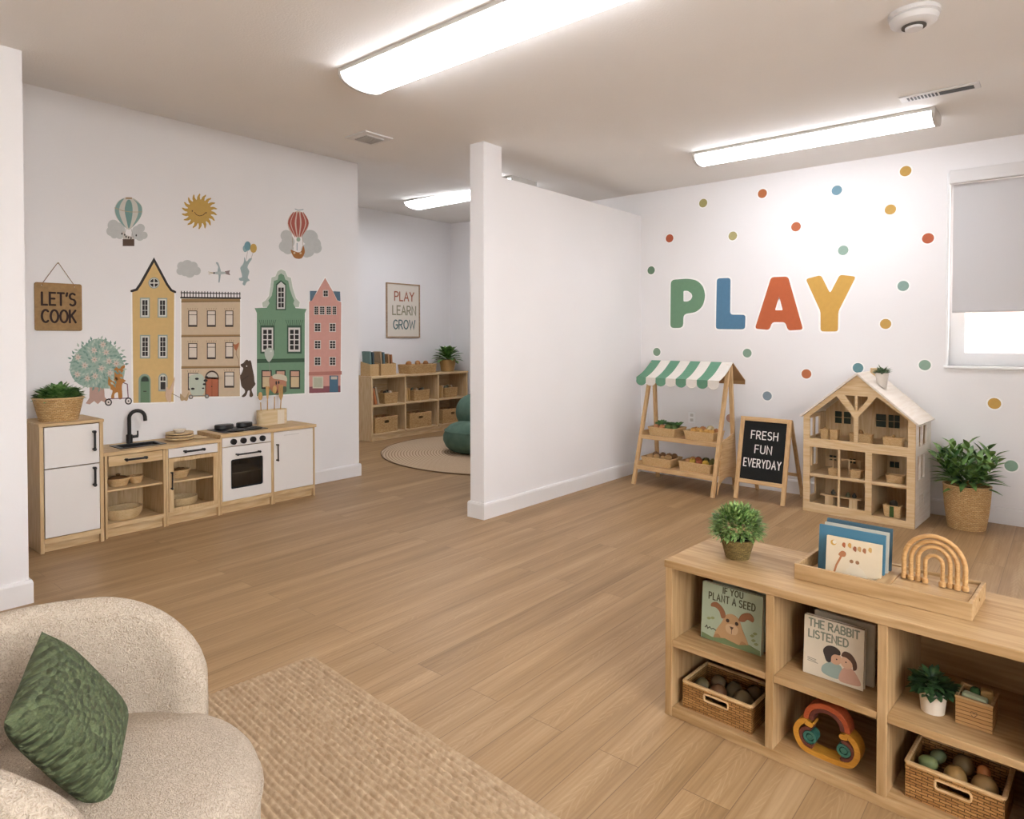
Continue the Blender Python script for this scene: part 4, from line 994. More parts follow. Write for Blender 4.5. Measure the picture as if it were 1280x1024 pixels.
DOTS = ((879, 254, '#a39a5e', 'olive dot sticker above the gap between P and L, higher than the other olive dot'), (953, 242, '#b5622e', 'orange dot sticker high above the letters, nearest the ceiling of the orange ones'), (1046, 238, '#6b96a8', 'sky blue dot sticker high on the wall above the letter Y'), (1132, 214, '#c79a45', 'yellow dot sticker closest to the ceiling'),
 (837, 298, '#b24f2e', 'red orange dot sticker above the letter P near the corner'), (916, 295, '#b0a66c', 'olive dot sticker directly above the letter L'), (995, 283.5, '#bd6138', 'orange dot sticker directly above the letter A'), (1113, 262, '#c79a45', 'yellow dot sticker right of the letter Y, below the topmost yellow one'),
 (1160, 298, '#b5532f', 'orange dot sticker nearest the window blind'), (814, 338, '#5f7f63', 'dark green dot sticker in the corner left of the letter P'), (1054, 313, '#8fac9d', 'pale green dot sticker just above the letter Y'), (1129, 357.5, '#87a69a', 'pale teal dot sticker right of the letter Y, level with its top'),
 (1107, 405, '#c79a45', 'yellow dot sticker right of the foot of the letter Y'), (821, 440, '#7b9a80', 'green dot sticker above the left end of the striped awning'), (934, 441.5, '#7fa08a', 'green dot sticker below the letter L, right of the awning'), (1008, 467.5, '#b8643a', 'orange dot sticker left of the dollhouse roof ridge'),
 (959, 495, '#7d8f9b', 'grey blue dot sticker above the chalkboard'), (1072.5, 460, '#5f8f97', 'teal dot sticker just behind the dollhouse roof peak'), (1156, 456.5, '#8aa894', 'pale green dot sticker right of the small plant on the dollhouse roof'), (1243, 504.5, '#c79a45', 'yellow dot sticker below the window sill'),
 (1181, 566, '#5b8480', 'dark teal dot sticker behind the leaves of the floor plant'), (1264, 582.5, '#8aab94', 'pale green dot sticker right of the floor plant'), (913, 523, '#bd8f7d', 'dusty pink dot sticker behind the right legs of the market stall'))
fd = zp((0, 0), 1)
for x, y, c, lb in DOTS:
    u, v = fd(x, y); m = MB(); m.prism(circ(u, v, .051, n=28), PW, 0, LY); m.mi = 1; m.prism(circ(u, v, .041, n=28), PW, 0, LY*2)
    T(m.build('dot_sticker', [ink(HALO), ink(c)], origin=(XP, -u, v)), lb, 'wall sticker', 'dot stickers on the PLAY wall')

# ------------------------------------------------------------------ back room
FB = ((5.53, 7.09, 0), R(2)); BW, BD, BH = 1.90, .38, .868
t = thing('bookshelf', 'low pale wood six-cubby bookshelf in the back room', 'shelf', FB[0], FB[1])
th = .028
XD = [0, .60, 1.25, BW-th]
for x in XD[:1]+XD[-1:]: MB().box(x, x+th, 0, BD, 0, BH-th).build('side_panel', BIRCH['z'], t, bevel=.003)
for x in XD[1:3]: MB().box(x, x+th, .004, BD-.012, .1, BH-th).build('divider', BIRCH['z'], t, bevel=.003)
MB().box(-.006, BW+.006, -.008, BD+.004, BH-th, BH).build('top_panel', BIRCH['x'], t, bevel=.004)
for i in range(3):
    a, b = XD[i]+th, XD[i+1]
    MB().box(a, b, .006, BD-.012, .456, .48).build('shelf', BIRCH['x'], t, bevel=.002)
    MB().box(a, b, .004, BD-.012, .075, .1).build('bottom_shelf', BIRCH['x'], t, bevel=.002)
MB().box(th, BW-th, .02, .035, .001, .074).build('plinth', BIRCH['x'], t)
MB().box(th, BW-th, BD-.011, BD, .05, BH-th).build('back_panel', BIRCH['x'], t)
PB = lambda x, y, z: place(FB, x, y, z)
BCOL = ['#b9673f', '#6d8580', '#d3c4a6', '#8f9c83', '#a8674a', '#c59a5a', '#5d6f78', '#9a8a70', '#42555a']
def book(loc, rz, w, h, d, col, label, group, lean=0, page='#d8cdb8', cat='book', leany=0):
    """closed book standing on its lower edge; w thickness (x), d depth (y)"""
    t = thing('book', label, cat, loc, rz, group)
    t.rotation_euler = (leany, lean, rz)
    mc = plain('cover '+col, col, .55, mottle=.08, mscale=20)
    m = MB(); c = .0022
    m.box(-w/2, -w/2+c, 0, d, 0, h).box(w/2-c, w/2, 0, d, 0, h).box(-w/2+c, w/2-c, 0, c, 0, h)
    m.build('cover', mc, t); MB().box(-w/2+c, w/2-c, c, d-.004, .003, h-.003).build('pages', plain('book pages '+page, page, .8), t)
    return t
PAPER = '#d8cdb8'
# baskets in the lower cubbies
for i, (x, w) in enumerate(((.285, .40), (.925, .43), (1.59, .43))):
    nm = ('left', 'middle', 'right')[i]
    p = PB(x, .165, .1005)
    bin_basket('storage_basket', 'wicker basket with hand slot in the %s bottom cubby of the back-room shelf' % nm, 'basket', w, .28, .205, p, FB[1], WEAVE, 'baskets in the bottom row of the back-room shelf')
    for k in range(7):
        q = PB(x-w*.36+w*.12*k, .15+.05*((k*7) % 3-1), .1005+.19)
        fruit(('long', 'round')[k % 2], ('#8a5a34', '#a87442', '#6e4a30')[k % 3], 'brown wooden toy in the %s bottom basket of the back-room shelf' % nm, 'wooden toy', 'wooden_toy', q, .028, 'wooden toys in the bottom baskets', (1.3, 0, k*1.1))
# upper cubbies: leaning books plus a basket each
def upper(i, x0, nb, cols, lean, bx, bw, nm, hb):
    for k in range(nb):
        col = cols[k % len(cols)]
        o = book(PB(x0+.042*k, .055, .4815+.004), FB[1], .03, hb-.012*(k % 2), .2, col, 'leaning picture book, %s of the row in the %s upper cubby of the back-room shelf' % (('first', 'second', 'third', 'fourth')[k], nm), 'books in the back-room shelf', lean=-lean)
        o.location.z += .015*math.sin(lean)
    p = PB(bx, .16, .4805)
    t = thing('storage_basket', 'small wicker basket of toys in the %s upper cubby of the back-room shelf' % nm, 'basket', p, FB[1], 'baskets in the upper row of the back-room shelf')
    tray(bw, .22, .145, .012).build('woven_body', WEAVE, t); tray_rim(bw, .22, .145, .006).build('rim', RIM, t, smooth=True)
    for k in range(6):
        q = PB(bx-bw*.3+bw*.12*k, .155+.045*((k*5) % 3-1), .4805+.15)
        fruit(('round', 'egg', 'long')[k % 3], ('#3b332c', '#b08a5a', '#6f7d6a', '#d3c7b2')[(k+i) % 4], 'small toy heaped in the %s upper basket of the back-room shelf' % nm, 'toy', 'small_toy', q, .027, 'toys in the upper baskets', (.6*k, .4, k))
upper(0, .088, 3, ('#a56a48', '#c27a4c', '#b7a489'), .22, .40, .25, 'left', .235)
upper(1, .70, 2, ('#c7a06a', '#b98f55'), .10, .98, .32, 'middle', .20)
upper(2, 1.36, 2, ('#b98f55', '#d1ad78'), .08, 1.60, .28, 'right', .19)
# on top: magazine holders with books, toy basket, plant
for i, (x, w) in enumerate(((.115, .15), (.30, .14), (.435, .13))):
    nm = ('left', 'middle', 'right')[i]
    t = thing('book_holder', 'woven magazine holder on top of the back-room shelf, %s one of three' % nm, 'book holder', PB(x, .17, BH+.0005), FB[1], 'magazine holders')
    m = MB(); m.prism(rect(-w/2, 0, w/2, .16), XZ(-.09), 0, .006); m.prism(rect(-w/2, 0, w/2, .19), XZ(.1), 0, .006)
    for s in (-1, 1): m.prism([(-.09, 0), (.094, 0), (.094, .19), (-.09, .16)], YZ(s*(w/2-.003)-.003), 0, .006)
    m.box(-w/2+.006, w/2-.006, -.089, .093, 0, .005); m.build('body', WEAVEF, t)
    for k in range(2):
        col = (('#6f8a83', '#49595d'), ('#b39a78', '#5c7478'), ('#b58d62', '#a5714a'))[i][k]
        o = book(PB(x-.028+.05*k, .10, BH+.007), FB[1], .026, (.325, .32, .285)[i]-.01*k, .155, col, '%s coloured picture book in the %s magazine holder on the back-room shelf' % ((('pale green', 'dark slate'), ('tan', 'blue grey'), ('ochre', 'rust'))[i][k], nm), 'books in the magazine holders', lean=-.07)
t = thing('toy_basket', 'low woven basket of wooden toys on top of the back-room shelf', 'basket', PB(1.0, .17, BH+.0005), FB[1])
tray(.54, .26, .125, .012, .01).build('woven_body', WEAVE, t); tray_rim(.54, .26, .125, .007).build('rim', RIM, t, smooth=True)
for k in range(6):
    q = PB(.79+.085*k, .135+.08*(k % 2), BH+.14)
    fruit(('round', 'round', 'pear')[k % 3], ('#b0773f', '#9c6636', '#c08d55')[k % 3], 'turned wooden toy sticking out of the low basket on the back-room shelf', 'wooden toy', 'wooden_toy', q, (.042, .04, .036)[k % 3], 'toys in the low basket', (1.2, 0, k))
t = thing('potted_plant', 'dark leafed plant in a tan pot on the right end of the back-room shelf', 'plant', PB(1.62, .16, BH+.0005), FB[1])
MB().lathe([(.098, 0), (.125, .16), (.128, .18), (.118, .18), (.112, .15), (.01, .148)], seg=28).build('pot', plain('tan clay', '#b9935f', .8, mottle=.12, mscale=40), t, smooth=True)
MB().lathe([(.113, .152), (.11, .162), (.01, .166)], seg=20).build('soil', SOIL, t)
rosette(MB(), 46, .26, .085, .16, 4, droop=.5, stem=.1).build('foliage', GREEN1, t, smooth='all')
# poster
t = thing('framed_poster', 'framed poster reading PLAY LEARN GROW on the back-room wall', 'poster', (6.476, YB-.001, 1.78))
m = MB(); m.prism(rect(-.32, -.397, .32, .397), XZ(0), 0, .022, [rect(-.302, -.379, .302, .379)]); m.build('frame', wood('poster frame', '#b59878', '#93765a', 'x'), t, bevel=.002)
MB().prism(rect(-.303, -.38, .303, .38), XZ(0), 0, .012).build('print', plain('poster paper', '#dcd3c6', .8), t)
for s_, y, w_, c in (('PLAY', .145, .385, '#a1573d'), ('LEARN', -.06, .46, '#8a8468'), ('GROW', -.268, .43, '#4a6767')):
    text(MB(), s_, .018, y, .126, .019, XZ(-.0122), 0, .0006, width=w_, gap=.2).build('lettering', ink(c), t)
# rug and beanbag
t = thing('round_rug', 'round braided jute rug on the back-room floor', 'rug', (6.06, 5.30, 0))
cx_, cy_ = 5.62, 5.55
jr = NT('braided jute'); jr.b.inputs['Roughness'].default_value = .95
_wv = jr.n('ShaderNodeTexWave', wave_type='RINGS', rings_direction='Z'); _wv.inputs['Scale'].default_value = 9; _wv.inputs['Distortion'].default_value = .6; _wv.inputs['Detail'].default_value = 2; _wv.inputs['Detail Scale'].default_value = 8
jr.l(jr.coord(), _wv.inputs['Vector']); jr.l(jr.ramp(_wv.outputs['Fac'], [(.1, '#a5896a'), (.6, '#cbb294')]), jr.b.inputs['Base Color']); jr.bump(_wv.outputs['Fac'], .6, .006)
MB().lathe([(1.34, .0005), (1.36, .006), (1.35, .012), (.002, .013)], 0, 0, 0, 96, 1, 1.1).build('braid', jr.m, t, smooth=True)
MB().tube([(1.357*math.cos(2*PI*k/96), 1.493*math.sin(2*PI*k/96), .0075) for k in range(96)], .007, 6, closed=True).build('edge_binding', plain('brown binding', '#7c6449', .9), t, smooth=True)
GB = NT('sage beanbag cloth'); GB.b.inputs['Roughness'].default_value = .9; GB.b.inputs['Base Color'].default_value = lin('#4d6f5c')
_nz = GB.n('ShaderNodeTexNoise'); _nz.inputs['Scale'].default_value = 9; GB.l(GB.coord(), _nz.inputs['Vector']); GB.l(GB.ramp(_nz.outputs['Fac'], [(.3, '#4f6a5b'), (.7, '#5d7868')]), GB.b.inputs['Base Color']); GB.bump(_nz.outputs['Fac'], .3, .01); GB = GB.m
t = thing('beanbag_chair', 'sage green beanbag chair partly hidden by the partition post', 'beanbag', (5.88, 5.50, .0135))
m = MB(); m.lathe([(.02, 0), (.25, .0), (.33, .025), (.385, .075), (.415, .14), (.415, .2), (.39, .265), (.335, .32), (.24, .355), (.02, .37)], seg=32); m.build('seat', GB, t, smooth='all')
m = MB(); rings = []
for k in range(13):
    q = k/12; z = .24+.44*q; r = .33*math.sqrt(max(.002, 1-(2*q-.85)**2/1.4))
    rings.append([(.18+r*.8*math.cos(2*PI*i/24)-.02*q, .10+r*math.sin(2*PI*i/24)+.05*q, z) for i in range(24)])
m.loft(rings); m.build('backrest', GB, t, smooth='all')
MB().tube([(.40*math.cos(a), .40*math.sin(a), .262) for a in [2*PI*k/40 for k in range(40)]], .005, 5, closed=True).build('seam_piping', GB, t, smooth=True)

# ------------------------------------------------------------------ market stall
FS = ((5.541, 3.209, 0), R(-93.1))
t = thing('market_stall', 'wooden play market stall with a green and white striped scalloped awning', 'market stall', FS[0], FS[1])
for x0, x1 in ((.03, .10), (.832, .872)):
    MB().bar((x0, .02, .001), (x1, .232, 1.15), .034, .03).build('leg', PINE['z'], t, bevel=.003)
    MB().bar((x0, .46, .001), (x1, .262, 1.15), .034, .03).build('leg', PINE['z'], t, bevel=.003)
MB().box(.09, .89, .232, .258, 1.128, 1.15).build('ridge_beam', PINE['x'], t)
def stall_shelf(z, y0, y1, xl, xr):
    s = MB().box(xl, xr, y0+.012, y1, z-.012, z).build('shelf', PINE['x'], t, bevel=.002)
    MB().box(xl-.016, xr+.02, y0, y0+.014, z-.036, z+.004).build('front_rail', PINE['x'], s, bevel=.002)
    MB().box(xl-.012, xl+.002, y0+.016, y1-.004, z-.02, z+.04).build('side_rail', PINE['y'], s, bevel=.002)
stall_shelf(.466, .088, .37, .075, .836); stall_shelf(.18, .036, .42, .06, .822)
arc_ = [(.235+.185*math.cos(R(a)), .025+.13*math.sin(R(a))) for a in range(10, 171, 10)]
MB().prism([(.425, .025)]+arc_+[(.045, .025), (.128, .475), (.356, .535)], YZ(.858), 0, .01).build('side_panel', PINE['y'], t, bevel=.001)
CG = plain('green awning canvas', '#659277', .85, mottle=.06, mscale=60); CW = plain('white awning canvas', '#dfd8ce', .85, mottle=.05, mscale=60)
cx0, sw = .085, .1025
for k in range(8):
    a, b = cx0+sw*k, cx0+sw*(k+1); m = MB(); rg = []
    for q in range(9):
        s = q/8; y = .245-.265*s; z = 1.172-.15*s-.018*math.sin(PI*s); rg.append([(a, y, z), (b, y, z), (b, y+.004, z-.005), (a, y+.004, z-.005)])
    m.loft(rg)
    v = [(a, 1.022), (a, .99)]+[((a+b)/2-sw/2*math.cos(PI*i/10), .99-.042*math.sin(PI*i/10)) for i in range(1, 10)]+[(b, .99), (b, 1.022)]
    m.prism(v, XZ(-.019), 0, .004)
    m.build('awning_stripe', (CG, CW)[k % 2], t)
    MB().tube([(x, -.0215, z) for x, z in v[1:-1]], .0028, 5).build('scallop_binding', (CG, CW)[k % 2], t)
TAN = plain('tan canvas lining', '#b08a60', .85, mottle=.1)
m = MB(); m.loft([[(cx0, .247+.25*s, 1.17-.165*s), (cx0+.82, .247+.25*s, 1.17-.165*s), (cx0+.82, .245+.25*s, 1.162-.165*s), (cx0, .245+.25*s, 1.162-.165*s)] for s in (0, .5, 1)])
m.box(cx0, cx0+.82, .495, .5, .965, 1.008); m.build('rear_awning', TAN, t)
PS = lambda x, y, z: place(FS, x, y, z)
def crate(label, x, y, z, w, d, h):
    t = thing('produce_basket', label, 'basket', PS(x, y, z), FS[1], 'produce baskets on the market stall')
    tray(w, d, h, .012, .012).build('woven_body', WEAVEF, t); tray_rim(w, d, h, .006).build('rim', RIM, t, smooth=True)
CR = (('upper left', .262, .235, .4665, .285, .235, .075), ('upper right', .64, .235, .4665, .29, .235, .075), ('lower left', .215, .22, .1805, .315, .24, .075), ('lower right', .615, .22, .1805, .325, .24, .08))
ITEMS = {
 'upper left': [('leafy', '#2b4a24', 'leafy green toy vegetable', 'toy vegetable', 'toy_greens', [(-.095, .045, .042), (-.005, .058, .042), (.085, .052, .04)]), ('round', '#c98a5c', 'peach coloured toy fruit', 'toy fruit', 'toy_peach', [(-.085, -.06, .024), (-.015, -.065, .026)]), ('round', '#4f6b35', 'round dark green toy vegetable', 'toy vegetable', 'toy_cabbage', [(.048, -.06, .03), (.11, -.045, .027), (.012, -.008, .026)])],
 'upper right': [('round', '#d3a052', 'golden yellow toy fruit', 'toy fruit', 'toy_apple', [(-.08, -.055, .026), (-.045, -.02, .026), (.0, -.065, .024), (.06, -.06, .026), (.1, -.045, .024)]), ('round', '#b97f4e', 'orange brown toy fruit', 'toy fruit', 'toy_orange', [(-.03, .035, .03), (-.095, .02, .024), (.112, .025, .025)]), ('egg', '#cfc39a', 'pale cream toy fruit', 'toy fruit', 'toy_melon', [(.045, .035, .035)])],
 'lower left': [('long', '#c29a66', 'tan toy potato', 'toy vegetable', 'toy_potato', [(-.09, -.06, .028), (-.02, -.065, .03), (.05, -.06, .024), (.09, -.03, .03)]), ('round', '#7a5634', 'dark brown toy nut', 'toy food', 'toy_nut', [(-.06, .0, .03), (.0, .02, .03), (-.1, .05, .028), (.06, .04, .03), (-.03, .07, .026), (.1, .07, .028)])],
 'lower right': [('round', '#c9a23f', 'bright yellow toy fruit', 'toy fruit', 'toy_lemon', [(-.05, -.06, .027), (.085, -.065, .027)]), ('round', '#a5502f', 'red toy fruit', 'toy fruit', 'toy_apple', [(.02, -.06, .03), (-.03, .01, .03)]), ('pear', '#6b6b36', 'olive green toy pear', 'toy fruit', 'toy_pear', [(.06, -.01, .03), (.11, .0, .028), (.09, .06, .028)]), ('round', '#b98555', 'tan toy fruit', 'toy fruit', 'toy_apricot', [(-.1, -.055, .024), (-.09, .02, .028)]), ('long', '#3f4a2a', 'dark green toy cucumber', 'toy vegetable', 'toy_cucumber', [(-.06, .07, .03), (.02, .065, .03)])]}
for nm, x, y, z, w, d, h in CR:
    crate('shallow raffia basket of toy produce, %s of the four on the market stall' % nm, x, y, z, w, d, h)
    i = 0
    for kind, col, lb, cat, name, spots in ITEMS[nm]:
        for (dx, dy, s) in spots:
            fruit(kind, col, '%s in the %s basket of the market stall' % (lb, nm), cat, name, PS(x+dx*.95, y+dy, z+h-.012+(s*.55 if kind != 'leafy' else .035)), s*1.12, '%ss in the %s basket' % (lb, nm), (0 if kind not in ('long',) else 1.45, .3*((i % 3)-1), i*1.3)); i += 1

# ------------------------------------------------------------------ chalkboard
FC = ((5.63, 2.232, 0), R(-92.6)); ta = math.atan(.15/.70); sa, ca = math.sin(ta), math.cos(ta)
t = thing('chalkboard_sign', 'wooden A-frame chalkboard reading FRESH FUN EVERYDAY beside the market stall', 'chalkboard', FC[0], FC[1])
TL = lambda u, v, w: (u, v*sa-w*ca, v*ca+w*sa)
L_ = .716; bw = .438
for u in (0, bw-.036): MB().prism(rect(u, .003, u+.036, L_), TL, 0, .02).build('stile', PINE['z'], t, bevel=.002)
MB().prism(rect(.036, L_-.036, bw-.036, L_), TL, 0, .02).build('top_rail', PINE['x'], t, bevel=.002)
MB().prism(rect(.036, .145, bw-.036, .18), TL, 0, .02).build('bottom_rail', PINE['x'], t, bevel=.002)
bd = MB().prism(rect(.034, .178, bw-.034, L_-.034), TL, .004, .012).build('writing_surface', plain('black chalkboard', '#121210', .8, mottle=.25, mscale=8), t)
CH = plain('white chalk', '#e4e0da', .9)
for s_, v_, w_ in (('FRESH', .53, .235), ('FUN', .41, .15), ('EVERYDAY', .29, .325)): text(MB(), s_, bw/2, v_, .066, .0085, TL, .0121, .0128, width=w_, gap=.27).build('lettering', CH, bd)
for u in (.02, bw-.02): MB().bar((u, .45, .001), (u, .165, L_*ca-.01), .03, .018).build('rear_leg', PINE['z'], t, bevel=.002)
MB().box(.036, bw-.036, .361, .373, .19, .216).build('rear_rail', PINE['x'], t, bevel=.001)

# ------------------------------------------------------------------ dollhouse
FD = ((5.60, 1.655, 0), R(-93.2)); DW, DD = .79, .49
t = thing('dollhouse', 'large open-fronted wooden dollhouse with a pale pitched roof', 'dollhouse', FD[0], FD[1])
BIRCH_LIT = wood('window-lit birch', '#e8dfd3', '#dfd3c4', 'y', .6); bI = BIRCH  # birch lightened for roof and right wall: window light put in the colour
m = MB(); m.prism(rect(0, 0, DW, .574), XZ(.016), 0, .016, [rect(.053, .075, .457, .52), rect(.505, .05, .735, .52)]); m.build('front_frame', bI['x'], t, bevel=.002)
m = MB(); m.prism([(0, .5745), (DW, .5745), (DW, .765), (.395, 1.105), (0, .765)], XZ(.016), 0, .016,
   [[(.05, .59), (.376, .59), (.376, .775), (.249, .935), (.05, .765)], [(.406, .59), (.742, .59), (.742, .79), (.536, .945), (.406, .785)], [(.311, .945), (.381, .945), (.381, .832)], [(.401, .945), (.471, .945), (.471, .925), (.401, .832)]])
m.build('gable_frame', bI['x'], t, bevel=.002)
sw_ = lambda x: YZ(x)
wins = [rect(.08, .34, .165, .52), rect(.195, .34, .285, .52), rect(.1, .585, .205, .735), rect(.235, .585, .345, .735), rect(.12, .10, .26, .24)]
m = MB(); m.prism(rect(.016, 0, DD, .765), YZ(0), 0, .014, wins); m.build('side_wall', bI['z'], t)
m = MB(); m.prism(rect(.016, 0, DD, .765), YZ(DW-.014), 0, .014, wins[:4]); m.prism(rect(.105, .118, .276, .229), YZ(DW-.002), 0, .005, [rect(.12, .13, .261, .217)]); m.build('side_wall', BIRCH_LIT, t)
MB().prism([(.014, 0), (DW-.014, 0), (DW-.014, .777), (.395, 1.104), (.014, .777)], XZ(DD), 0, .008).build('back_wall', bI['z'], t)
for z in (.04, .293, .568): MB().box(.014, DW-.014, .016, DD-.009, z-.012, z).build('floor_board', bI['x'], t, bevel=.001)
MB().box(.014, DW-.014, .004, .016, .2865, .308).build('floor_edge', bI['x'], t, bevel=.001)
MB().box(.474, .488, .016, DD-.009, .04, .556).build('partition', bI['z'], t)
MB().box(.262, .278, .003, .014, .075, .52).build('mullion', bI['z'], t, bevel=.001)
for s in (-1, 1):
    e = (.395, 1.106); q = (.395+s*.412, .752); n = Vector((s*.354, .412)).normalized()*.014
    MB().prism([e, q, (q[0]+n.x, q[1]+n.y), (.395, 1.106+.0186)], lambda u, v, w: (u, -.014+w, v), 0, DD+.014).build('roof_panel', BIRCH_LIT, t, bevel=.001)
MB().box(.405, .455, .30, .35, 1.075, 1.15).build('chimney', bI['z'], t, bevel=.002)
GP = plain('dark green pane', '#26352a', .4)
for x, z, w, h, c, r in ((.086, .665, .062, .108, 1, 2), (.156, .665, .062, .108, 1, 2), (.402, .662, .08, .112, 1, 2), (.492, .662, .088, .112, 2, 2), (.505, .345, .075, .055, 2, 1), (.045, .344, .062, .05, 2, 1), (.203, .338, .055, .046, 2, 1)):
    m = MB(); m.prism(rect(x, z, x+w, z+h), XZ(DD-.0085), 0, .004); b = m.build('back_window', bI['x'], t)
    m = MB(); cw, rh = (w-.004*(c+1))/c, (h-.004*(r+1))/r
    for i in range(c):
        for j in range(r): m.prism(rect(x+.004+i*(cw+.004), z+.004+j*(rh+.004), x+.004+i*(cw+.004)+cw, z+.004+j*(rh+.004)+rh), XZ(DD-.0126), 0, .0005)
    m.build('pane', GP, b)
PD = lambda x, y, z: place(FD, x, y, z)
def mini(label, x, y, z, w, d, h, n=0, cols=('#4d4032',), mat=WEAVEF, band=None):
    b = thing('miniature_basket', label, 'toy basket', PD(x, y, z+.0005), FD[1], 'miniature baskets in the dollhouse')
    tray(w, d, h, .006, .012, .004).build('woven_body', mat, b); tray_rim(w, d, h, .0035, .012).build('rim', RIM, b, smooth=True)
    if band: MB().box(-.014, .014, -d/2-.001, -d/2+.003, .002, h-.002).build('ribbon', plain('green ribbon', band, .7), b)
    return b
mini('left half of the pair of tiny woven boxes in the dollhouse attic', .128, .12, .568, .066, .065, .088); mini('right half of the pair of tiny woven boxes in the dollhouse attic', .2, .12, .568, .066, .065, .088)
mini('tiny woven crate behind the middle post of the dollhouse attic', .392, .13, .568, .165, .08, .075)
mini('tiny oval woven basket at the right of the dollhouse attic', .62, .12, .568, .14, .085, .07)
mini('tiny woven box in the left pane of the upper room of the dollhouse', .195, .11, .293, .075, .055, .055); mini('tiny woven box in the right pane of the upper room of the dollhouse', .36, .13, .293, .09, .06, .06)
mini('tiny boat shaped basket in the upper right room of the dollhouse', .625, .16, .293, .125, .08, .055)
mini('tiny basket with a green ribbon in the lower right room of the dollhouse', .62, .12, .04, .125, .075, .085, band='#3f5a2c')
for x, y, z, rr, c, lb in ((.625, .12, .135, .028, '#2f2a24', 'dark wooden ball in the green ribbon basket of the dollhouse'), (.385, .13, .648, .024, '#9c7546', 'tan wooden ball in the attic crate of the dollhouse'), (.62, .12, .648, .012, '#b58b55', 'small wooden bead knob on the oval attic basket'), (.128, .12, .662, .010, '#c8a06a', 'wooden bead on the paired attic boxes')): fruit('egg', c, lb, 'toy', 'wooden_ball', PD(x, y, z), rr, None) if False else T(fruit('egg', c, lb, 'toy', 'wooden_ball', PD(x, y, z), rr, 'wooden balls in the dollhouse'), lb, 'toy')
tb = thing('miniature_table', 'tiny plank table on two blocks in the lower left room of the dollhouse', 'toy furniture', PD(.25, .13, .0405), FD[1])
MB().box(-.15, .15, -.03, .03, .082, .092).build('tabletop', bI['x'], tb)
for x in (-.085, .095): MB().box(x-.03, x+.03, -.022, .022, 0, .0815).build('leg_block', BIRCH['z'], tb)
lf = thing('miniature_railing', 'tiny wooden railing in the upper left room of the dollhouse', 'toy furniture', PD(.27, .19, .2935), FD[1])
MB().box(-.16, .16, -.004, .004, .118, .127).build('rail', bI['x'], lf)
for x in (-.1, .02, .1): MB().box(x-.005, x+.005, -.004, .004, 0, .1175).build('post', bI['z'], lf)
for x, y, z, c, lb in ((.19, .13, .133+.022, '#3a3a30', 'dark toy figure on the left of the dollhouse table'), (.30, .13, .133+.018, '#46492f', 'green toy figure in the middle of the dollhouse table'), (.35, .12, .133+.02, '#2f2f2b', 'black toy figure at the right of the dollhouse table')): T(fruit('pear', c, lb, 'toy', 'toy_figure', PD(x, y, z), .021, 'toy figures in the dollhouse'), lb, 'toy')
# plant on the roof: the pot is cut to the slope
ps = thing('potted_plant', 'small grey green plant in a white pot on the dollhouse roof', 'plant', PD(.525, .16, 1.02), FD[1])
m = MB(); sl = .86
def pr_(r, z, slant): return [(r*math.cos(2*PI*i/24), r*math.sin(2*PI*i/24), z-slant*sl*r*math.cos(2*PI*i/24)) for i in range(24)]
m.loft([pr_(.034, .004, 1), pr_(.046, .088, 0), pr_(.047, .10, 0), pr_(.042, .10, 0), pr_(.04, .085, 0)]); m.build('pot', plain('white ceramic', '#d9d0c6', .5), ps, smooth=True)
foliage(MB(), 120, .05, .05, .045, .014, .2, .085, 1.0, .6, 8).build('foliage', GREEN4, ps, smooth='all')

# ------------------------------------------------------------------ floor plant
t = thing('potted_plant', 'leafy green plant in a tall woven basket on the floor under the window', 'plant', (5.86, .585, 0))
basket_round(.118, .150, .315, 36, belly=.006).build('woven_basket', WEAVE, t, smooth=True); ring_tube(.147, .147, .315, .006).build('rim', RIM, t, smooth=True)
MB().lathe([(.138, .262), (.14, .275), (.01, .28)], seg=24).build('soil', SOIL, t)
m = MB(); rnd = random.Random(12)
for k in range(22):
    a = k*2.4; tilt = .1+.72*math.sqrt(k/22); L = .33-.07*(k/22)
    d = Vector((math.cos(a)*tilt, math.sin(a)*tilt, 1)).normalized(); b = Vector((.03*math.cos(a), .03*math.sin(a), .275))
    for j in range(9):
        q = .3+.7*j/8; p = b+d*(L*q); ph = a+j*2.2
        dd = Vector((math.cos(ph)*.9, math.sin(ph)*.9, .35))+d*.9
        m.leaf(p, dd, .085+.025*rnd.random(), .042, .35, .3, prof=[.15, .8, 1, .6, .04])
for k in range(34):
    a = k*2.4; m.leaf((.05*math.cos(a), .05*math.sin(a), .28+.1*rnd.random()), (math.cos(a), math.sin(a), .25+.7*rnd.random()), .17+.06*rnd.random(), .046, .5, .3, prof=[.15, .75, 1, .65, .04])
m.build('foliage', GREEN3, t, smooth='all')

# ------------------------------------------------------------------ cubby shelf in the foreground
FF = ((2.24, 1.145, 0), R(-93.15)); SH, SD = .576, .43; XV = [0, .374, .71, 1.075, 1.44]; tk = .027
OAKF = {a: wood('honey oak '+a, '#bb9a6f', '#a27f53', a, .9) for a in 'xyz'}
t = thing('cubby_shelf', 'low honey oak cubby shelf with two tiers in the right foreground', 'shelf', FF[0], FF[1])
for i, x in enumerate(XV):
    e = i in (0, 4); MB().box(x, x+tk, 0 if e else .002, SD, 0 if e else .034, SH-.029).build('side_panel' if e else 'divider', OAKF['z'], t, bevel=.002)
MB().box(-.004, XV[-1]+tk+.004, -.004, SD+.004, SH-.0285, SH).build('top_panel', OAKF['x'], t, bevel=.003)
MB().box(tk, XV[-1], .002, SD, .0, .034).build('bottom_board', OAKF['x'], t, bevel=.002)
for a, b in zip(XV, XV[1:]): MB().box(a+tk, b, .004, SD-.011, .258, .281).build('shelf', OAKF['x'], t, bevel=.002)
MB().box(tk, XV[-1], SD-.01, SD, .034, SH-.03).build('back_panel', OAKF['x'], t)
PF = lambda x, y, z: place(FF, x, y, z)
Z1, Z2, Z3 = .0345, .2815, SH+.0005
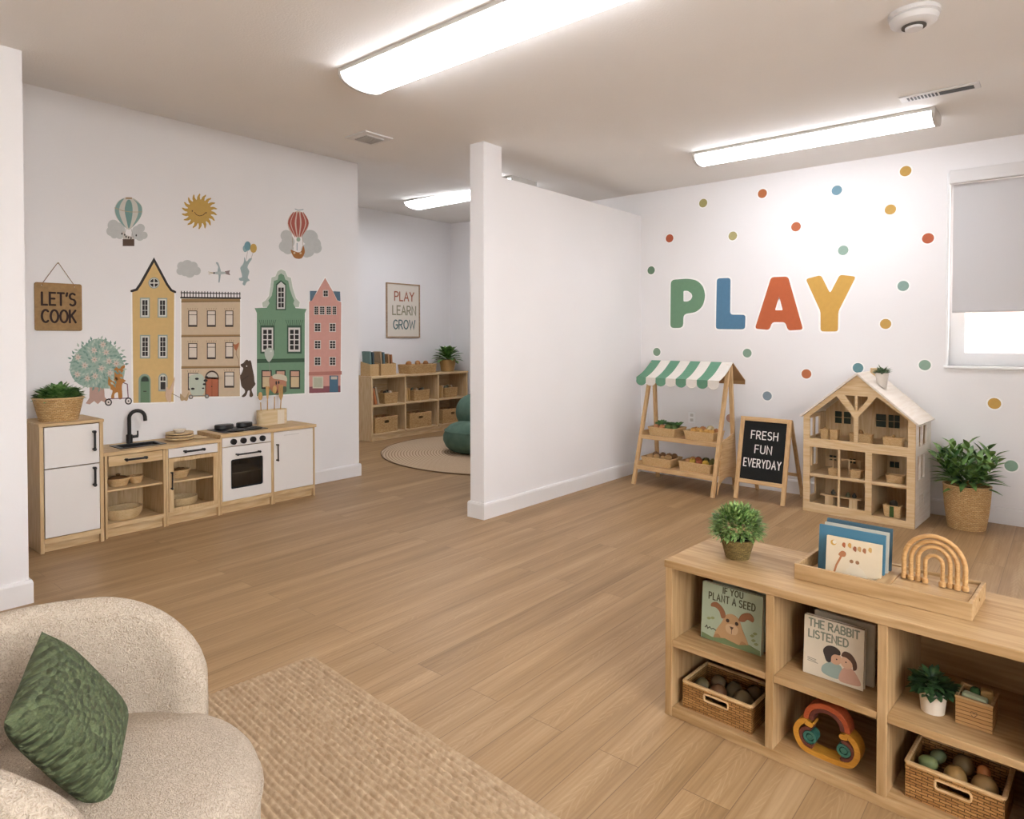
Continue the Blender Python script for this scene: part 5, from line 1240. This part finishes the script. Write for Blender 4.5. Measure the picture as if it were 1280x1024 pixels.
# plant on top
t = thing('potted_plant', 'round fresh green plant in a woven pot on top of the cubby shelf', 'plant', PF(.185, .20, Z3), FF[1])
basket_round(.042, .062, .075, 26).build('woven_pot', weave('grassy pot weave', '#8a7444', '#6b5a32', '#3c321c', .014, .006), t, smooth=True)
MB().lathe([(.05, .06), (.051, .066), (.004, .068)], seg=20).build('soil', SOIL, t)
m = MB(); rnd = random.Random(3)
for k in range(1500):
    z = 1-1.35*(k+.5)/1500; a = k*2.39996; r = math.sqrt(max(0, 1-z*z)); q = .55+.4*rnd.random()
    p = Vector((r*math.cos(a)*.094*q, r*math.sin(a)*.094*q, .112+z*.08*q))
    m.leaf(p, Vector((r*math.cos(a), r*math.sin(a), z+.25))+Vector((rnd.uniform(-.5, .5), rnd.uniform(-.5, .5), rnd.uniform(-.5, .5))), .022+.01*rnd.random(), .0085, .25, .2, segs=3, prof=[.3, 1, .8, .05])
m.build('foliage', GREEN2, t, smooth='all')
# tray with books and rainbow
t = thing('wooden_tray', 'long low oak tray holding books and a rainbow toy on the cubby shelf', 'tray', PF(.42, .125, Z3), FF[1])
TW, TD, THh = .505, .235, .052
m = MB(); m.prism(rect(0, 0, TW, TD), XY(0), 0, THh, [rect(.012, .012, TW-.012, TD-.012)]); m.build('sides', OAKF['x'], t, bevel=.002)
MB().box(.013, TW-.013, .013, TD-.013, .001, .008).build('base', OAKF['x'], t)
MB().box(.285, TW-.016, .016, TD-.016, .0085, .043).build('raised_deck', OAKF['x'], t, bevel=.002)
MB().box(.245, .284, .013, TD-.013, .0085, .047).build('divider_block', OAKF['y'], t, bevel=.002)
MB().tube([(TW-.001, .12, .03), (TW+.0015, .12, .03)], .005, 12).build('screw_cap', plain('brass screw', '#9a7a45', .4, .7), t)
PT = lambda x, y, z: PF(.42+x, .125+y, Z3+z)
FRM = lambda l, c='#e0d6c4': None
def fbook(label, loc, w, h, th, lean, cover, art=None, yaw=0, cat='book', group=None):
    b = thing('picture_book', label, cat, loc, FF[1]+yaw, group); b.rotation_euler = (-lean, 0, FF[1]+yaw); b.location.z += th*math.sin(lean)+.0003
    mc = plain('cover '+cover, cover, .45, mottle=.05, mscale=25); c = .002
    MB().box(-w/2, w/2, 0, c, 0, h).box(-w/2, w/2, th-c, th, 0, h).box(-w/2, -w/2+c, c, th-c, 0, h).build('cover', mc, b)
    MB().box(-w/2+c, w/2-.003, c, th-c, .003, h-.003).build('pages', plain('book pages', '#d8cdb8', .8), b)
    if art:
        class A(Sticker):
            def __init__(s): s.f = lambda x, y: (x, y); s.w = lambda u, v, w: (u, -.0001-w, v); s.m = MB(); s.mats = []
        art(A, b)
    return b
def art_rabbit(A, b):
    L = .0004
    s = A(); s.blob([(-.045, .0), (-.06, .03), (-.035, .075), (-.02, .105), (.005, .115), (.03, .103), (.045, .07), (.07, .02), (.062, .0)], '#bf9563', .6)
    s.blob([(-.02, .1), (-.03, .125), (-.055, .142), (-.075, .135), (-.078, .122), (-.06, .122), (-.045, .112), (-.035, .09)], '#8f5a36', .9).blob([(.028, .1), (.04, .125), (.068, .136), (.084, .122), (.08, .108), (.062, .112), (.048, .1)], '#8f5a36', .9)
    s.blob([(-.018, .07), (-.012, .046), (.02, .046), (.028, .07), (.005, .08)], '#d2ae82', .9).circ(-.012, .088, .0065, '#3a251a', 1.3).circ(.022, .086, .0065, '#3a251a', 1.3).poly([(-.004, .07), (.012, .07), (.004, .058)], '#4b2f22', 1.3).line([(.004, .058), (.004, .045)], .002, '#4b2f22', 1.2)
    s.blob([(-.06, .0), (-.062, .022), (-.045, .03), (-.032, .012), (-.03, .0)], '#a97a4b', 1.1).blob([(.035, .0), (.04, .028), (.058, .026), (.066, .0)], '#a97a4b', 1.1)
    s.out('cover_picture', b)
    s = A(); s.poly([(-.11, .001), (.11, .001), (.11, .016), (.07, .026), (.03, .014), (-.02, .022), (-.07, .012), (-.11, .02)], '#6d8050', 1.6)
    for x, y in ((-.085, .075), (-.07, .08), (.085, .045), (.09, .07), (.08, .06), (.095, .035)): s.blob([(x-.008, y), (x, y+.006), (x+.008, y+.002), (x, y-.004)], '#8a9460', .7)
    s.out('cover_grass', b)
    m = MB(); fn = lambda u, v, w: (u, -.0002-w, v)
    text(text(MB(), 'IF YOU', .004, .18, .021, .0036, fn, 0, .0006, width=.078, gap=.3), 'PLANT A SEED', .0, .148, .024, .004, fn, 0, .0006, width=.178, gap=.3).build('title', ink('#40402a'), b)
    A().line([(-.098, .04), (-.092, .048), (-.088, .038), (-.08, .046), (-.074, .04), (-.066, .044), (-.056, .04)], .003, '#33301f', .8).out('signature', b)
def art_hug(A, b):
    s = A()
    s.blob([(-.032, .02), (-.03, .042), (-.005, .06), (.025, .056), (.03, .03), (.02, .014), (-.005, .012)], '#8fa39a', .6).blob([(.02, .012), (.03, .05), (.055, .06), (.078, .035), (.084, .014), (.05, .008)], '#c4977f', .8)
    s.circ(.008, .075, .019, '#cfa07f', .9).circ(.042, .073, .019, '#d4a888', 1.1)
    s.blob([(-.025, .072), (-.03, .092), (-.018, .108), (.002, .112), (.02, .104), (.022, .09), (.006, .088), (-.004, .078), (-.006, .06), (-.018, .058)], '#2d241f', 1.3).blob([(.026, .09), (.034, .106), (.054, .104), (.07, .084), (.072, .062), (.062, .056), (.058, .076), (.042, .088)], '#4a2f22', 1.4)
    s.circ(.012, .074, .0022, '#2a1c16', 1.7).circ(.04, .074, .0022, '#2a1c16', 1.7).out('cover_picture', b)
    for y in (.054, .049, .044): A().line([(-.078, y), (-.052+.006*(y < .046), y-.002)], .002, '#8c8676', .8).out('small_print', b)
    fn = lambda u, v, w: (u, -.0002-w, v)
    text(text(MB(), 'THE RABBIT', .0, .158, .024, .0044, fn, 0, .0006, width=.158, gap=.22), 'LISTENED', -.016, .122, .024, .0044, fn, 0, .0006, width=.126, gap=.22).build('title', ink('#77806c'), b)
def art_animals(A, b):
    s = A()
    for k, (x, y) in enumerate(((-.03, .118), (-.012, .12), (.004, .112), (.018, .114), (.033, .112), (.05, .118))): s.blob([(x-.005, y), (x-.002, y+.01), (x+.005, y+.008), (x+.004, y-.006)], ('#a5562f', '#c08a3c', '#8a4a2c', '#b98a50', '#9a5a34', '#c79a55')[k], .8)
    s.circ(-.062, .122, .009, '#c4933c', .8).circ(-.059, .124, .006, '#ddd2bd', 1.3)
    s.line([(-.06, .01), (-.05, .05), (-.035, .085)], .006, '#a9683c', .8).blob([(-.045, .085), (-.035, .1), (-.022, .096), (-.026, .082)], '#a9683c', .9)
    s.blob([(-.03, .0), (-.02, .04), (.005, .06), (.035, .045), (.05, .0)], '#d8c9ae', .7).circ(.004, .06, .014, '#d8c9ae', .9).circ(-.004, .072, .006, '#8f5f3c', 1.2).circ(.014, .072, .006, '#8f5f3c', 1.2)
    s.blob([(-.07, .0), (-.06, .02), (-.04, .016), (-.035, .0)], '#b98244', 1.2).blob([(.05, .0), (.055, .022), (.07, .018), (.075, .0)], '#a05a36', 1.2).poly([(-.082, .001), (.082, .001), (.082, .007), (-.082, .008)], '#7d8a55', 1.4).out('cover_picture', b)
fbook('dark teal book at the back of the oak tray', PT(.155, .148, .0085), .205, .175, .012, .10, '#3f5a66', group='books in the oak tray')
fbook('pale grey book second from the back in the oak tray', PT(.155, .118, .0085), .20, .168, .012, .10, '#b9b5a6', group='books in the oak tray')
fbook('bright blue book behind the cream animal book in the oak tray', PT(.15, .088, .0085), .205, .165, .012, .10, '#457489', group='books in the oak tray')
fbook('cream picture book with painted animals at the front of the oak tray', PT(.168, .052, .0085), .168, .142, .012, .10, '#d3c2a4', art_animals, group='books in the oak tray')
# pale wooden rainbow
t = thing('wooden_rainbow', 'natural wood four-arch rainbow standing on the oak tray', 'toy rainbow', PT(.385, .125, .0435), FF[1])
NAT = wood('natural beech', '#c49a66', '#ad814e', 'x', 2)
for k, r in enumerate((.083, .063, .0435, .0235)):
    h0 = .065+.004*k-.01*(k == 3); rt = .0072-.0004*k
    a = MB().tube([(-r, 0, .012), (-r, 0, h0)]+[(-r*math.cos(R(q)), 0, h0+r*1.05*math.sin(R(q))) for q in range(12, 180, 12)]+[(r, 0, h0), (r, 0, .012)], rt, 10).build('arch', NAT, t, smooth=True)
    for s in (-1, 1): MB().lathe([(.006, 0), (.0095, .002), (.0105, .009), (.009, .016), (.005, .018)], s*r, -.004*(k % 2), 0, 14).build('bead_foot', NAT, a, smooth=True)
# books in the cubbies
fbook('plain grey book behind the rabbit face book', PF(.222, .142, Z2), .222, .208, .016, .07, '#9aa08e', group='books in the left cubby')
fbook('pale green picture book with a rabbit face in the left cubby of the shelf', PF(.205, .10, Z2), .228, .205, .02, .07, '#a9b69c', art_rabbit, group='books in the left cubby')
fbook('thin cream book behind the book with two hugging children', PF(.572, .142, Z2), .185, .196, .014, .06, '#b3a68e', group='books in the middle cubby')
fbook('cream picture book with two hugging children in the middle cubby of the shelf', PF(.555, .095, Z2), .184, .19, .022, .06, '#d8ccb6', art_hug, group='books in the middle cubby')
# baskets
bin_basket('wicker_basket', 'brown wicker basket of wooden balls in the bottom left cubby of the shelf', 'basket', .262, .19, .094, PF(.185, .128, Z1), FF[1], WEAVED)
for k, (x, y, r, c) in enumerate(((-.085, -.03, .030, '#565036'), (-.045, .02, .030, '#5a4b34'), (-.02, -.035, .032, '#6e4a30'), (.02, .012, .031, '#544a35'), (.068, -.02, .036, '#6b5a3e'), (.085, .04, .03, '#5f4d35'))):
    lb = ('olive', 'brown', 'reddish brown', 'dark brown', 'large tan', 'umber')[k]
    T(fruit('egg', c, '', 'ball', 'wooden_ball', PF(.185+x, .128+y, Z1+.062+.006*(k % 2)), r, 'wooden balls in the wicker basket'), '%s wooden ball in the wicker basket of the bottom left cubby' % lb, 'ball')
bin_basket('wicker_basket', 'brown wicker basket of wooden toys in the bottom right cubby of the shelf', 'basket', .24, .185, .102, PF(.895, .145, Z1), FF[1], WEAVED)
for k, (kind, x, y, z, r, c, lb) in enumerate((('long', -.075, -.02, .085, .026, '#7e8f5c', 'pale green wooden piece'), ('long', -.06, .035, .085, .024, '#6f7d5a', 'grey green wooden piece'), ('egg', -.005, -.025, .075, .03, '#b0894f', 'golden wooden ball'), ('egg', .005, .035, .085, .028, '#7a6440', 'dark tan wooden ball'), ('egg', .065, -.02, .072, .034, '#a88452', 'tan wooden ball'), ('egg', .06, .0, .108, .017, '#b06a38', 'small orange wooden ball'))):
    T(fruit(kind, c, '', 'wooden toy', 'wooden_toy', PF(.895+x, .145+y, Z1+z), r, 'wooden toys in the right wicker basket', (1.3 if kind == 'long' else 0, 0, k)), '%s in the wicker basket of the bottom right cubby' % lb, 'wooden toy')
# coloured rainbow in the middle bottom cubby
t = thing('wooden_rainbow', 'colourful wooden rainbow and cloud stacker in the bottom middle cubby', 'toy rainbow', PF(.548, .085, Z1), FF[1])
fn = lambda u, v, w: (u, .025-w, v)
YEL, RED, BRN, TEA = (wood('stained %s' % n, a, b, 'x', 4, .55) for n, a, b in (('amber', '#c98f35', '#b57a28'), ('orange red', '#b3562f', '#984424'), ('maroon', '#6d3a2c', '#5a2d22'), ('teal', '#3f6f5e', '#2f5a4b')))
base_ = [(-.048, .098), (-.066, .104), (-.086, .088), (-.094, .06), (-.084, .03), (-.06, .012), (0, .0085), (.06, .012), (.084, .03), (.094, .06), (.086, .088), (.066, .104), (.048, .098)]
q_ = [tuple(p) for p in blob(base_, 4)][:49]
m = MB(); m.ribbon(q_, .017, fn, 0, .05); m.build('cloud_base', YEL, t, smooth=True, bevel=.003)
for s in (-1, 1):
    c = [(s*(.052+.031*math.cos(R(a))), .052+.031*math.sin(R(a))) for a in range(60, 300, 15)]
    MB().ribbon(c if s < 0 else c, .011, fn, .002, .048).build('inner_curl', RED, t, smooth=True, bevel=.002) if s > 9 else None
    m = MB(); m.prism(circ(s*.052, .053, .021, n=24), fn, .004, .046, [circ(s*.052, .053, .0125, n=24)]); m.prism(circ(s*.052, .053, .0105, n=20), fn, .004, .044); m.build('teal_spiral', TEA, t, smooth=True, bevel=.002)
    m = MB(); m.ribbon([(s*.052+s*.0285*math.cos(R(a)), .053+.0285*math.sin(R(a))) for a in range(-100, 101, 12)], .0115, fn, .003, .048); m.build('red_curl', BRN, t, smooth=True, bevel=.002)
for r, wd, mt, nm in ((.063, .017, YEL if False else RED, 'outer_arch'), (.047, .013, BRN, 'inner_arch')):
    m = MB(); m.ribbon([(-r, .1135)]+[(-r*math.cos(R(a)), .118+r*.86*math.sin(R(a))) for a in range(0, 181, 12)]+[(r, .1135)], wd, fn, .002, .048, cap=False); m.build(nm, mt, t, smooth=True, bevel=.002)
# small pot and box in the right cubby
t = thing('potted_plant', 'dark leafy plant in a small white pot in the upper right cubby', 'plant', PF(.83, .125, Z2), FF[1])
MB().lathe([(.031, 0), (.035, .045), (.0375, .047), (.039, .064), (.035, .064), (.034, .055), (.003, .054)], seg=28).build('pot', plain('cream ceramic', '#d6c9b6', .5), t, smooth=True)
foliage(MB(), 190, .052, .055, .042, .019, .35, .052, 1.1, .35, 5).build('foliage', leafy('deep green leaves', '#1a2f1a', '#48653a', 50), t, smooth='all')
t = thing('wooden_crate', 'small square wooden crate beside the white pot in the upper right cubby', 'box', PF(.935, .15, Z2), FF[1])
bx, bd_, bh = .088, .098, .074
cm_ = MB(); cm_.prism(rect(-bx/2, -bd_/2, bx/2, bd_/2), XY(0), 0, bh, [rect(-bx/2+.006, -bd_/2+.006, bx/2-.006, bd_/2-.006)]); cm_.build('sides', weave('slatted wood', '#b48a58', '#a67c4c', '#6b4a2a', .2, .011, strength=.5), t)
MB().box(-bx/2+.007, bx/2-.007, -bd_/2+.007, bd_/2-.007, .001, .006).build('base', OAKF['x'], t)
MB().prism(rect(-bx/2-.002, -bd_/2-.002, bx/2+.002, bd_/2+.002), XY(bh+.0002), 0, .006, [rect(-bx/2+.006, -bd_/2+.006, bx/2-.006, bd_/2-.006)]).build('rim', OAKF['x'], t, bevel=.001)
st = MB(); st.ribbon([(-.008, .04), (-.006, .046), (-.002, .046), (0, .041), (.003, .046), (.007, .046), (.008, .04), (.0, .030), (-.006, .036)], .0016, lambda u, v, w: (u, -bd_/2-.0003-w, v), 0, .0006); st.build('stamped_mark', ink('#5d4026'), t)
def block(name, label, w, d, h, loc, col, rot):
    o = MB().box(-w/2, w/2, -d/2, d/2, 0, h).build(name, wood('painted wood '+col, col, mix(col, '#7a5a3c', .2), 'x', 6), bevel=.006, seg=3); o.location = loc; o.rotation_euler = rot; T(o, label, 'toy block', 'blocks in the small crate')
block('toy_block', 'pale green block at the front of the small crate', .062, .03, .038, PF(.93, .133, Z2+.044), '#a9b08c', (0, .1, FF[1]))
block('toy_block', 'tan block at the back of the small crate', .03, .03, .05, PF(.955, .175, Z2+.04), '#b9965f', (0, 0, FF[1]+.2))
T(fruit('round', '#3f6a38', '', 'toy block', 'toy_block', PF(.928, .172, Z2+.075), .014, 'blocks in the small crate'), 'round leaf green piece in the middle of the small crate', 'toy block')

# ------------------------------------------------------------------ woven rug
RA, RBv = Vector((-.9976, .0698, 0)), Vector((-.0698, -.9976, 0)); RC = Vector((1.642, 2.524, 0))
la, lb_ = 1.75, 2.1; na, nb = 540, 300
bm = bmesh.new(); grid = []
for i in range(na+1):
    row = []; a = la*i/na
    for j in range(nb+1):
        b = lb_*j/nb; k = math.floor(a/.0235); wob = .009*mnoise.noise(Vector((a*9, b*9, 0)))
        sa_ = abs(math.sin(PI*(a+wob*.5)/.0235)); sb = abs(math.sin(PI*((b+wob)/.034+.5*(k % 2)+.35*mnoise.noise(Vector((k*3.1, b*12, 2))))))
        z = .003+.015*(sa_**.8)*(.56+.44*sb**.7)+.0026*mnoise.noise(Vector((a*30, b*30, 5)))
        if a < .03 or b < .03: z = .004+.009*sa_**.6 if a >= .03 or b >= .03 else .01
        if i in (0, na) or j in (0, nb): z = .0006
        p = RA*a+RBv*b; row.append(bm.verts.new((p.x, p.y, z)))
    grid.append(row)
for i in range(na):
    for j in range(nb):
        fc = bm.faces.new((grid[i][j], grid[i+1][j], grid[i+1][j+1], grid[i][j+1])); fc.smooth = True
bmesh.ops.recalc_face_normals(bm, faces=bm.faces)
me = bpy.data.meshes.new('woven_rug'); bm.to_mesh(me); bm.free()
if me.polygons[0].normal.z < 0: me.flip_normals()
rm = NT('chunky wool weave'); rm.b.inputs['Roughness'].default_value = .95; rm.b.inputs['Specular IOR Level'].default_value = .1
_n1 = rm.n('ShaderNodeTexNoise'); _n1.inputs['Scale'].default_value = 45; _n1.inputs['Detail'].default_value = 5; rm.l(rm.coord(), _n1.inputs['Vector'])
rm.l(rm.ramp(_n1.outputs['Fac'], [(.3, '#a88d6e'), (.7, '#c2a98a')]), rm.b.inputs['Base Color'])
_n2 = rm.n('ShaderNodeTexNoise'); _n2.inputs['Scale'].default_value = 350; rm.l(rm.coord(), _n2.inputs['Vector']); rm.bump(_n2.outputs['Fac'], .5, .003)
me.materials.append(rm.m); o = bpy.data.objects.new('woven_rug', me); COL.objects.link(o); o.location = RC
T(o, 'chunky beige woven rug under the armchair', 'rug')

# ------------------------------------------------------------------ armchair
AC = (.474, 1.614, .0215); AR = R(49)
BO = NT('cream boucle'); BO.b.inputs['Roughness'].default_value = .95; BO.b.inputs['Specular IOR Level'].default_value = .15
_v = BO.n('ShaderNodeTexNoise'); _v.inputs['Scale'].default_value = 95; _v.inputs['Detail'].default_value = 3; _v.inputs['Distortion'].default_value = 2.5; BO.l(BO.coord(), _v.inputs['Vector'])
BO.l(BO.ramp(_v.outputs['Fac'], [(.3, '#b3a08a'), (.6, '#d4c4b0')]), BO.b.inputs['Base Color']); BO.bump(_v.outputs['Fac'], 1.0, .008); BO = BO.m
t = thing('armchair', 'cream boucle barrel armchair in the left foreground', 'armchair', AC, AR)
rings = []; N = 72; PH = 121
def zt_(ph):
    q = max(0, min(1, (abs(ph)-74)/(PH-72))); return .43+(.265+.03*math.cos(R(ph)))*math.sqrt(max(0, 1-q*q))
for i in range(N+1):
    ph = -PH+2*PH*i/N; zt = zt_(ph); e = min(1, (PH-abs(ph))/9); k = .25+.75*math.sqrt(max(0, 1-(1-e)**2))
    ro, ri = .38, .295; mid = (ro+ri)/2; hw = (ro-ri)/2*k; zt2 = zt-.03*(1-k)
    sec = [(mid+hw*.6, .03), (mid+hw*.9, .18), (mid+hw*1.05, zt2-.12)]+[(mid+hw*math.cos(R(a)), zt2-.05+.05*math.sin(R(a))) for a in range(10, 171, 16)]+[(mid-hw*1.15, zt2-.12), (mid-hw*1.3, .18), (mid-hw*1.2, .03)]
    s_, c_ = math.sin(R(ph)), math.cos(R(ph))
    rings.append([(r*s_, r*c_, z) for r, z in sec])
MB().loft(rings).build('backrest_shell', BO, t, smooth='all')
def sup(rx, ry, z, cy=0, n=2.15, k=56): return [(rx*math.copysign(abs(math.cos(2*PI*i/k))**(2/n), math.cos(2*PI*i/k)), cy+ry*math.copysign(abs(math.sin(2*PI*i/k))**(2/n), math.sin(2*PI*i/k)), z) for i in range(k)]
m = MB(); R0x, R0y, cy0 = .343, .352, -.012
m.loft([sup(R0x*.86, R0y*.86, .03, cy0), sup(R0x*.95, R0y*.95, .10, cy0), sup(R0x, R0y, .2, cy0), sup(R0x*1.01, R0y*1.01, .33, cy0)]+[sup(R0x*1.01-.085*(1-math.cos(R(a))), R0y*1.01-.085*(1-math.cos(R(a))), .345+.075*math.sin(R(a)), cy0) for a in range(10, 91, 16)]+[sup(R0x*.55, R0y*.55, .428, cy0), sup(.01, .01, .43, cy0)])
st_ = m.build('seat', BO, t, smooth='all')
MB().tube([(x*1.004, y*1.004, .338) for x, y, z in sup(R0x*1.01, R0y*1.01, 0, cy0)], .0045, 6, closed=True).build('seam_piping', BO, st_, smooth=True)
for nm, r_, dz in (('edge_piping', .381, -.05),):
    pts = []
    for i in range(N+1):
        ph = -PH+20+2*(PH-20)*i/N; pts.append((r_*math.sin(R(ph)), r_*math.cos(R(ph)), zt_(ph)+dz))
    MB().tube(pts, .0045, 6).build(nm, BO, t, smooth=True)
MB().lathe([(.3, 0), (.3, .03)], 0, 0, 0, 40).build('plinth', plain('dark base', '#2b2622', .7), t)
# cushion
PCc = Vector((.475, 1.635, .58)); e1 = Vector((.16, -.02, -.25)).normalized(); e2 = Vector((-.137, -.232, -.03)); e2 = (e2-e1*e2.dot(e1)).normalized(); en = e2.cross(e1).normalized()
if en.x < 0: en = -en
bm = bmesh.new(); cuv = bm.loops.layers.uv.new('UVMap'); n = 120; hs = .152; V = {}
for side in (1, -1):
    for i in range(n+1):
        for j in range(n+1):
            u, v = -1+2*i/n, -1+2*j/n; edge = i in (0, n) or j in (0, n)
            if edge and side < 0: continue
            th_ = .055*((1-u**4)*(1-v**4))**.62
            pin = 1-.10*(1-abs(v)**2)*(abs(u)**6) ; pin2 = 1-.10*(1-abs(u)**2)*(abs(v)**6)
            p = e1*(u*hs*pin)+e2*(v*hs*.92*pin2)+en*(side*th_)
            V[(side, i, j)] = bm.verts.new(p)
            if edge: V[(-1, i, j)] = V[(1, i, j)]
for side in (1, -1):
    for i in range(n):
        for j in range(n):
            q = [V[(side, i, j)], V[(side, i+1, j)], V[(side, i+1, j+1)], V[(side, i, j+1)]]
            fc = bm.faces.new(q if side > 0 else q[::-1]); fc.smooth = True
            ij = [(i, j), (i+1, j), (i+1, j+1), (i, j+1)]
            for lp, (p_, q_2) in zip(fc.loops, ij if side > 0 else ij[::-1]): lp[cuv].uv = ((-1+2*p_/n)*hs, (-1+2*q_2/n)*hs)
bmesh.ops.recalc_face_normals(bm, faces=bm.faces)
me = bpy.data.meshes.new('cushion'); bm.to_mesh(me); bm.free()
pm_ = NT('olive knit'); pm_.b.inputs['Roughness'].default_value = .95
_tc = pm_.n('ShaderNodeTexCoord'); _nz = pm_.n('ShaderNodeTexNoise'); _nz.inputs['Scale'].default_value = 22; pm_.l(_tc.outputs['UV'], _nz.inputs['Vector'])
_ad = pm_.n('ShaderNodeVectorMath', operation='MULTIPLY_ADD'); _ad.inputs[1].default_value = (.012, .012, 0); pm_.l(_nz.outputs['Color'], _ad.inputs[0]); pm_.l(_tc.outputs['UV'], _ad.inputs[2])
_mp = pm_.n('ShaderNodeMapping'); _mp.inputs['Scale'].default_value = (78, 50, 1); _mp.inputs['Rotation'].default_value = (0, 0, .5); pm_.l(_ad.outputs[0], _mp.inputs['Vector'])
_vo = pm_.n('ShaderNodeTexVoronoi', feature='SMOOTH_F1'); _vo.inputs['Scale'].default_value = 1; _vo.inputs['Smoothness'].default_value = .2; pm_.l(_mp.outputs[0], _vo.inputs['Vector'])
_iv = pm_.n('ShaderNodeMath', operation='SUBTRACT'); _iv.inputs[0].default_value = .8; pm_.l(_vo.outputs['Distance'], _iv.inputs[1])
_f = pm_.n('ShaderNodeTexNoise'); _f.inputs['Scale'].default_value = 260; pm_.l(_tc.outputs['UV'], _f.inputs['Vector'])
pm_.l(pm_.ramp(_f.outputs['Fac'], [(.3, '#525c3d'), (.7, '#69734f')]), pm_.b.inputs['Base Color'])
_hm = pm_.n('ShaderNodeMath', operation='MULTIPLY_ADD'); _hm.inputs[1].default_value = .08; pm_.l(_f.outputs['Fac'], _hm.inputs[0]); pm_.l(_iv.outputs[0], _hm.inputs[2])
pm_.bump(_hm.outputs[0], 1.0, .032)
me.materials.append(pm_.m); o = bpy.data.objects.new('cushion', me); COL.objects.link(o); o.location = PCc
T(o, 'olive green knitted cushion on the armchair', 'cushion')

# ------------------------------------------------------------------ camera and view
cam = bpy.data.cameras.new('camera'); co = bpy.data.objects.new('camera', cam); COL.objects.link(co)
cam.sensor_fit = 'HORIZONTAL'; cam.sensor_width = 36; cam.lens = FPX/1280*36; cam.shift_x = 0; cam.shift_y = -(512-YH)/1280
cam.clip_start = .02; cam.clip_end = 60
co.matrix_world = Matrix.Translation(CAM) @ Matrix((_R, UP, -FW)).transposed().to_4x4()
sc.camera = co
vs = sc.view_settings; vs.view_transform = 'Standard'; vs.look = 'None'; vs.gamma = 1; vs.exposure = EXPO; vs.use_curve_mapping = False
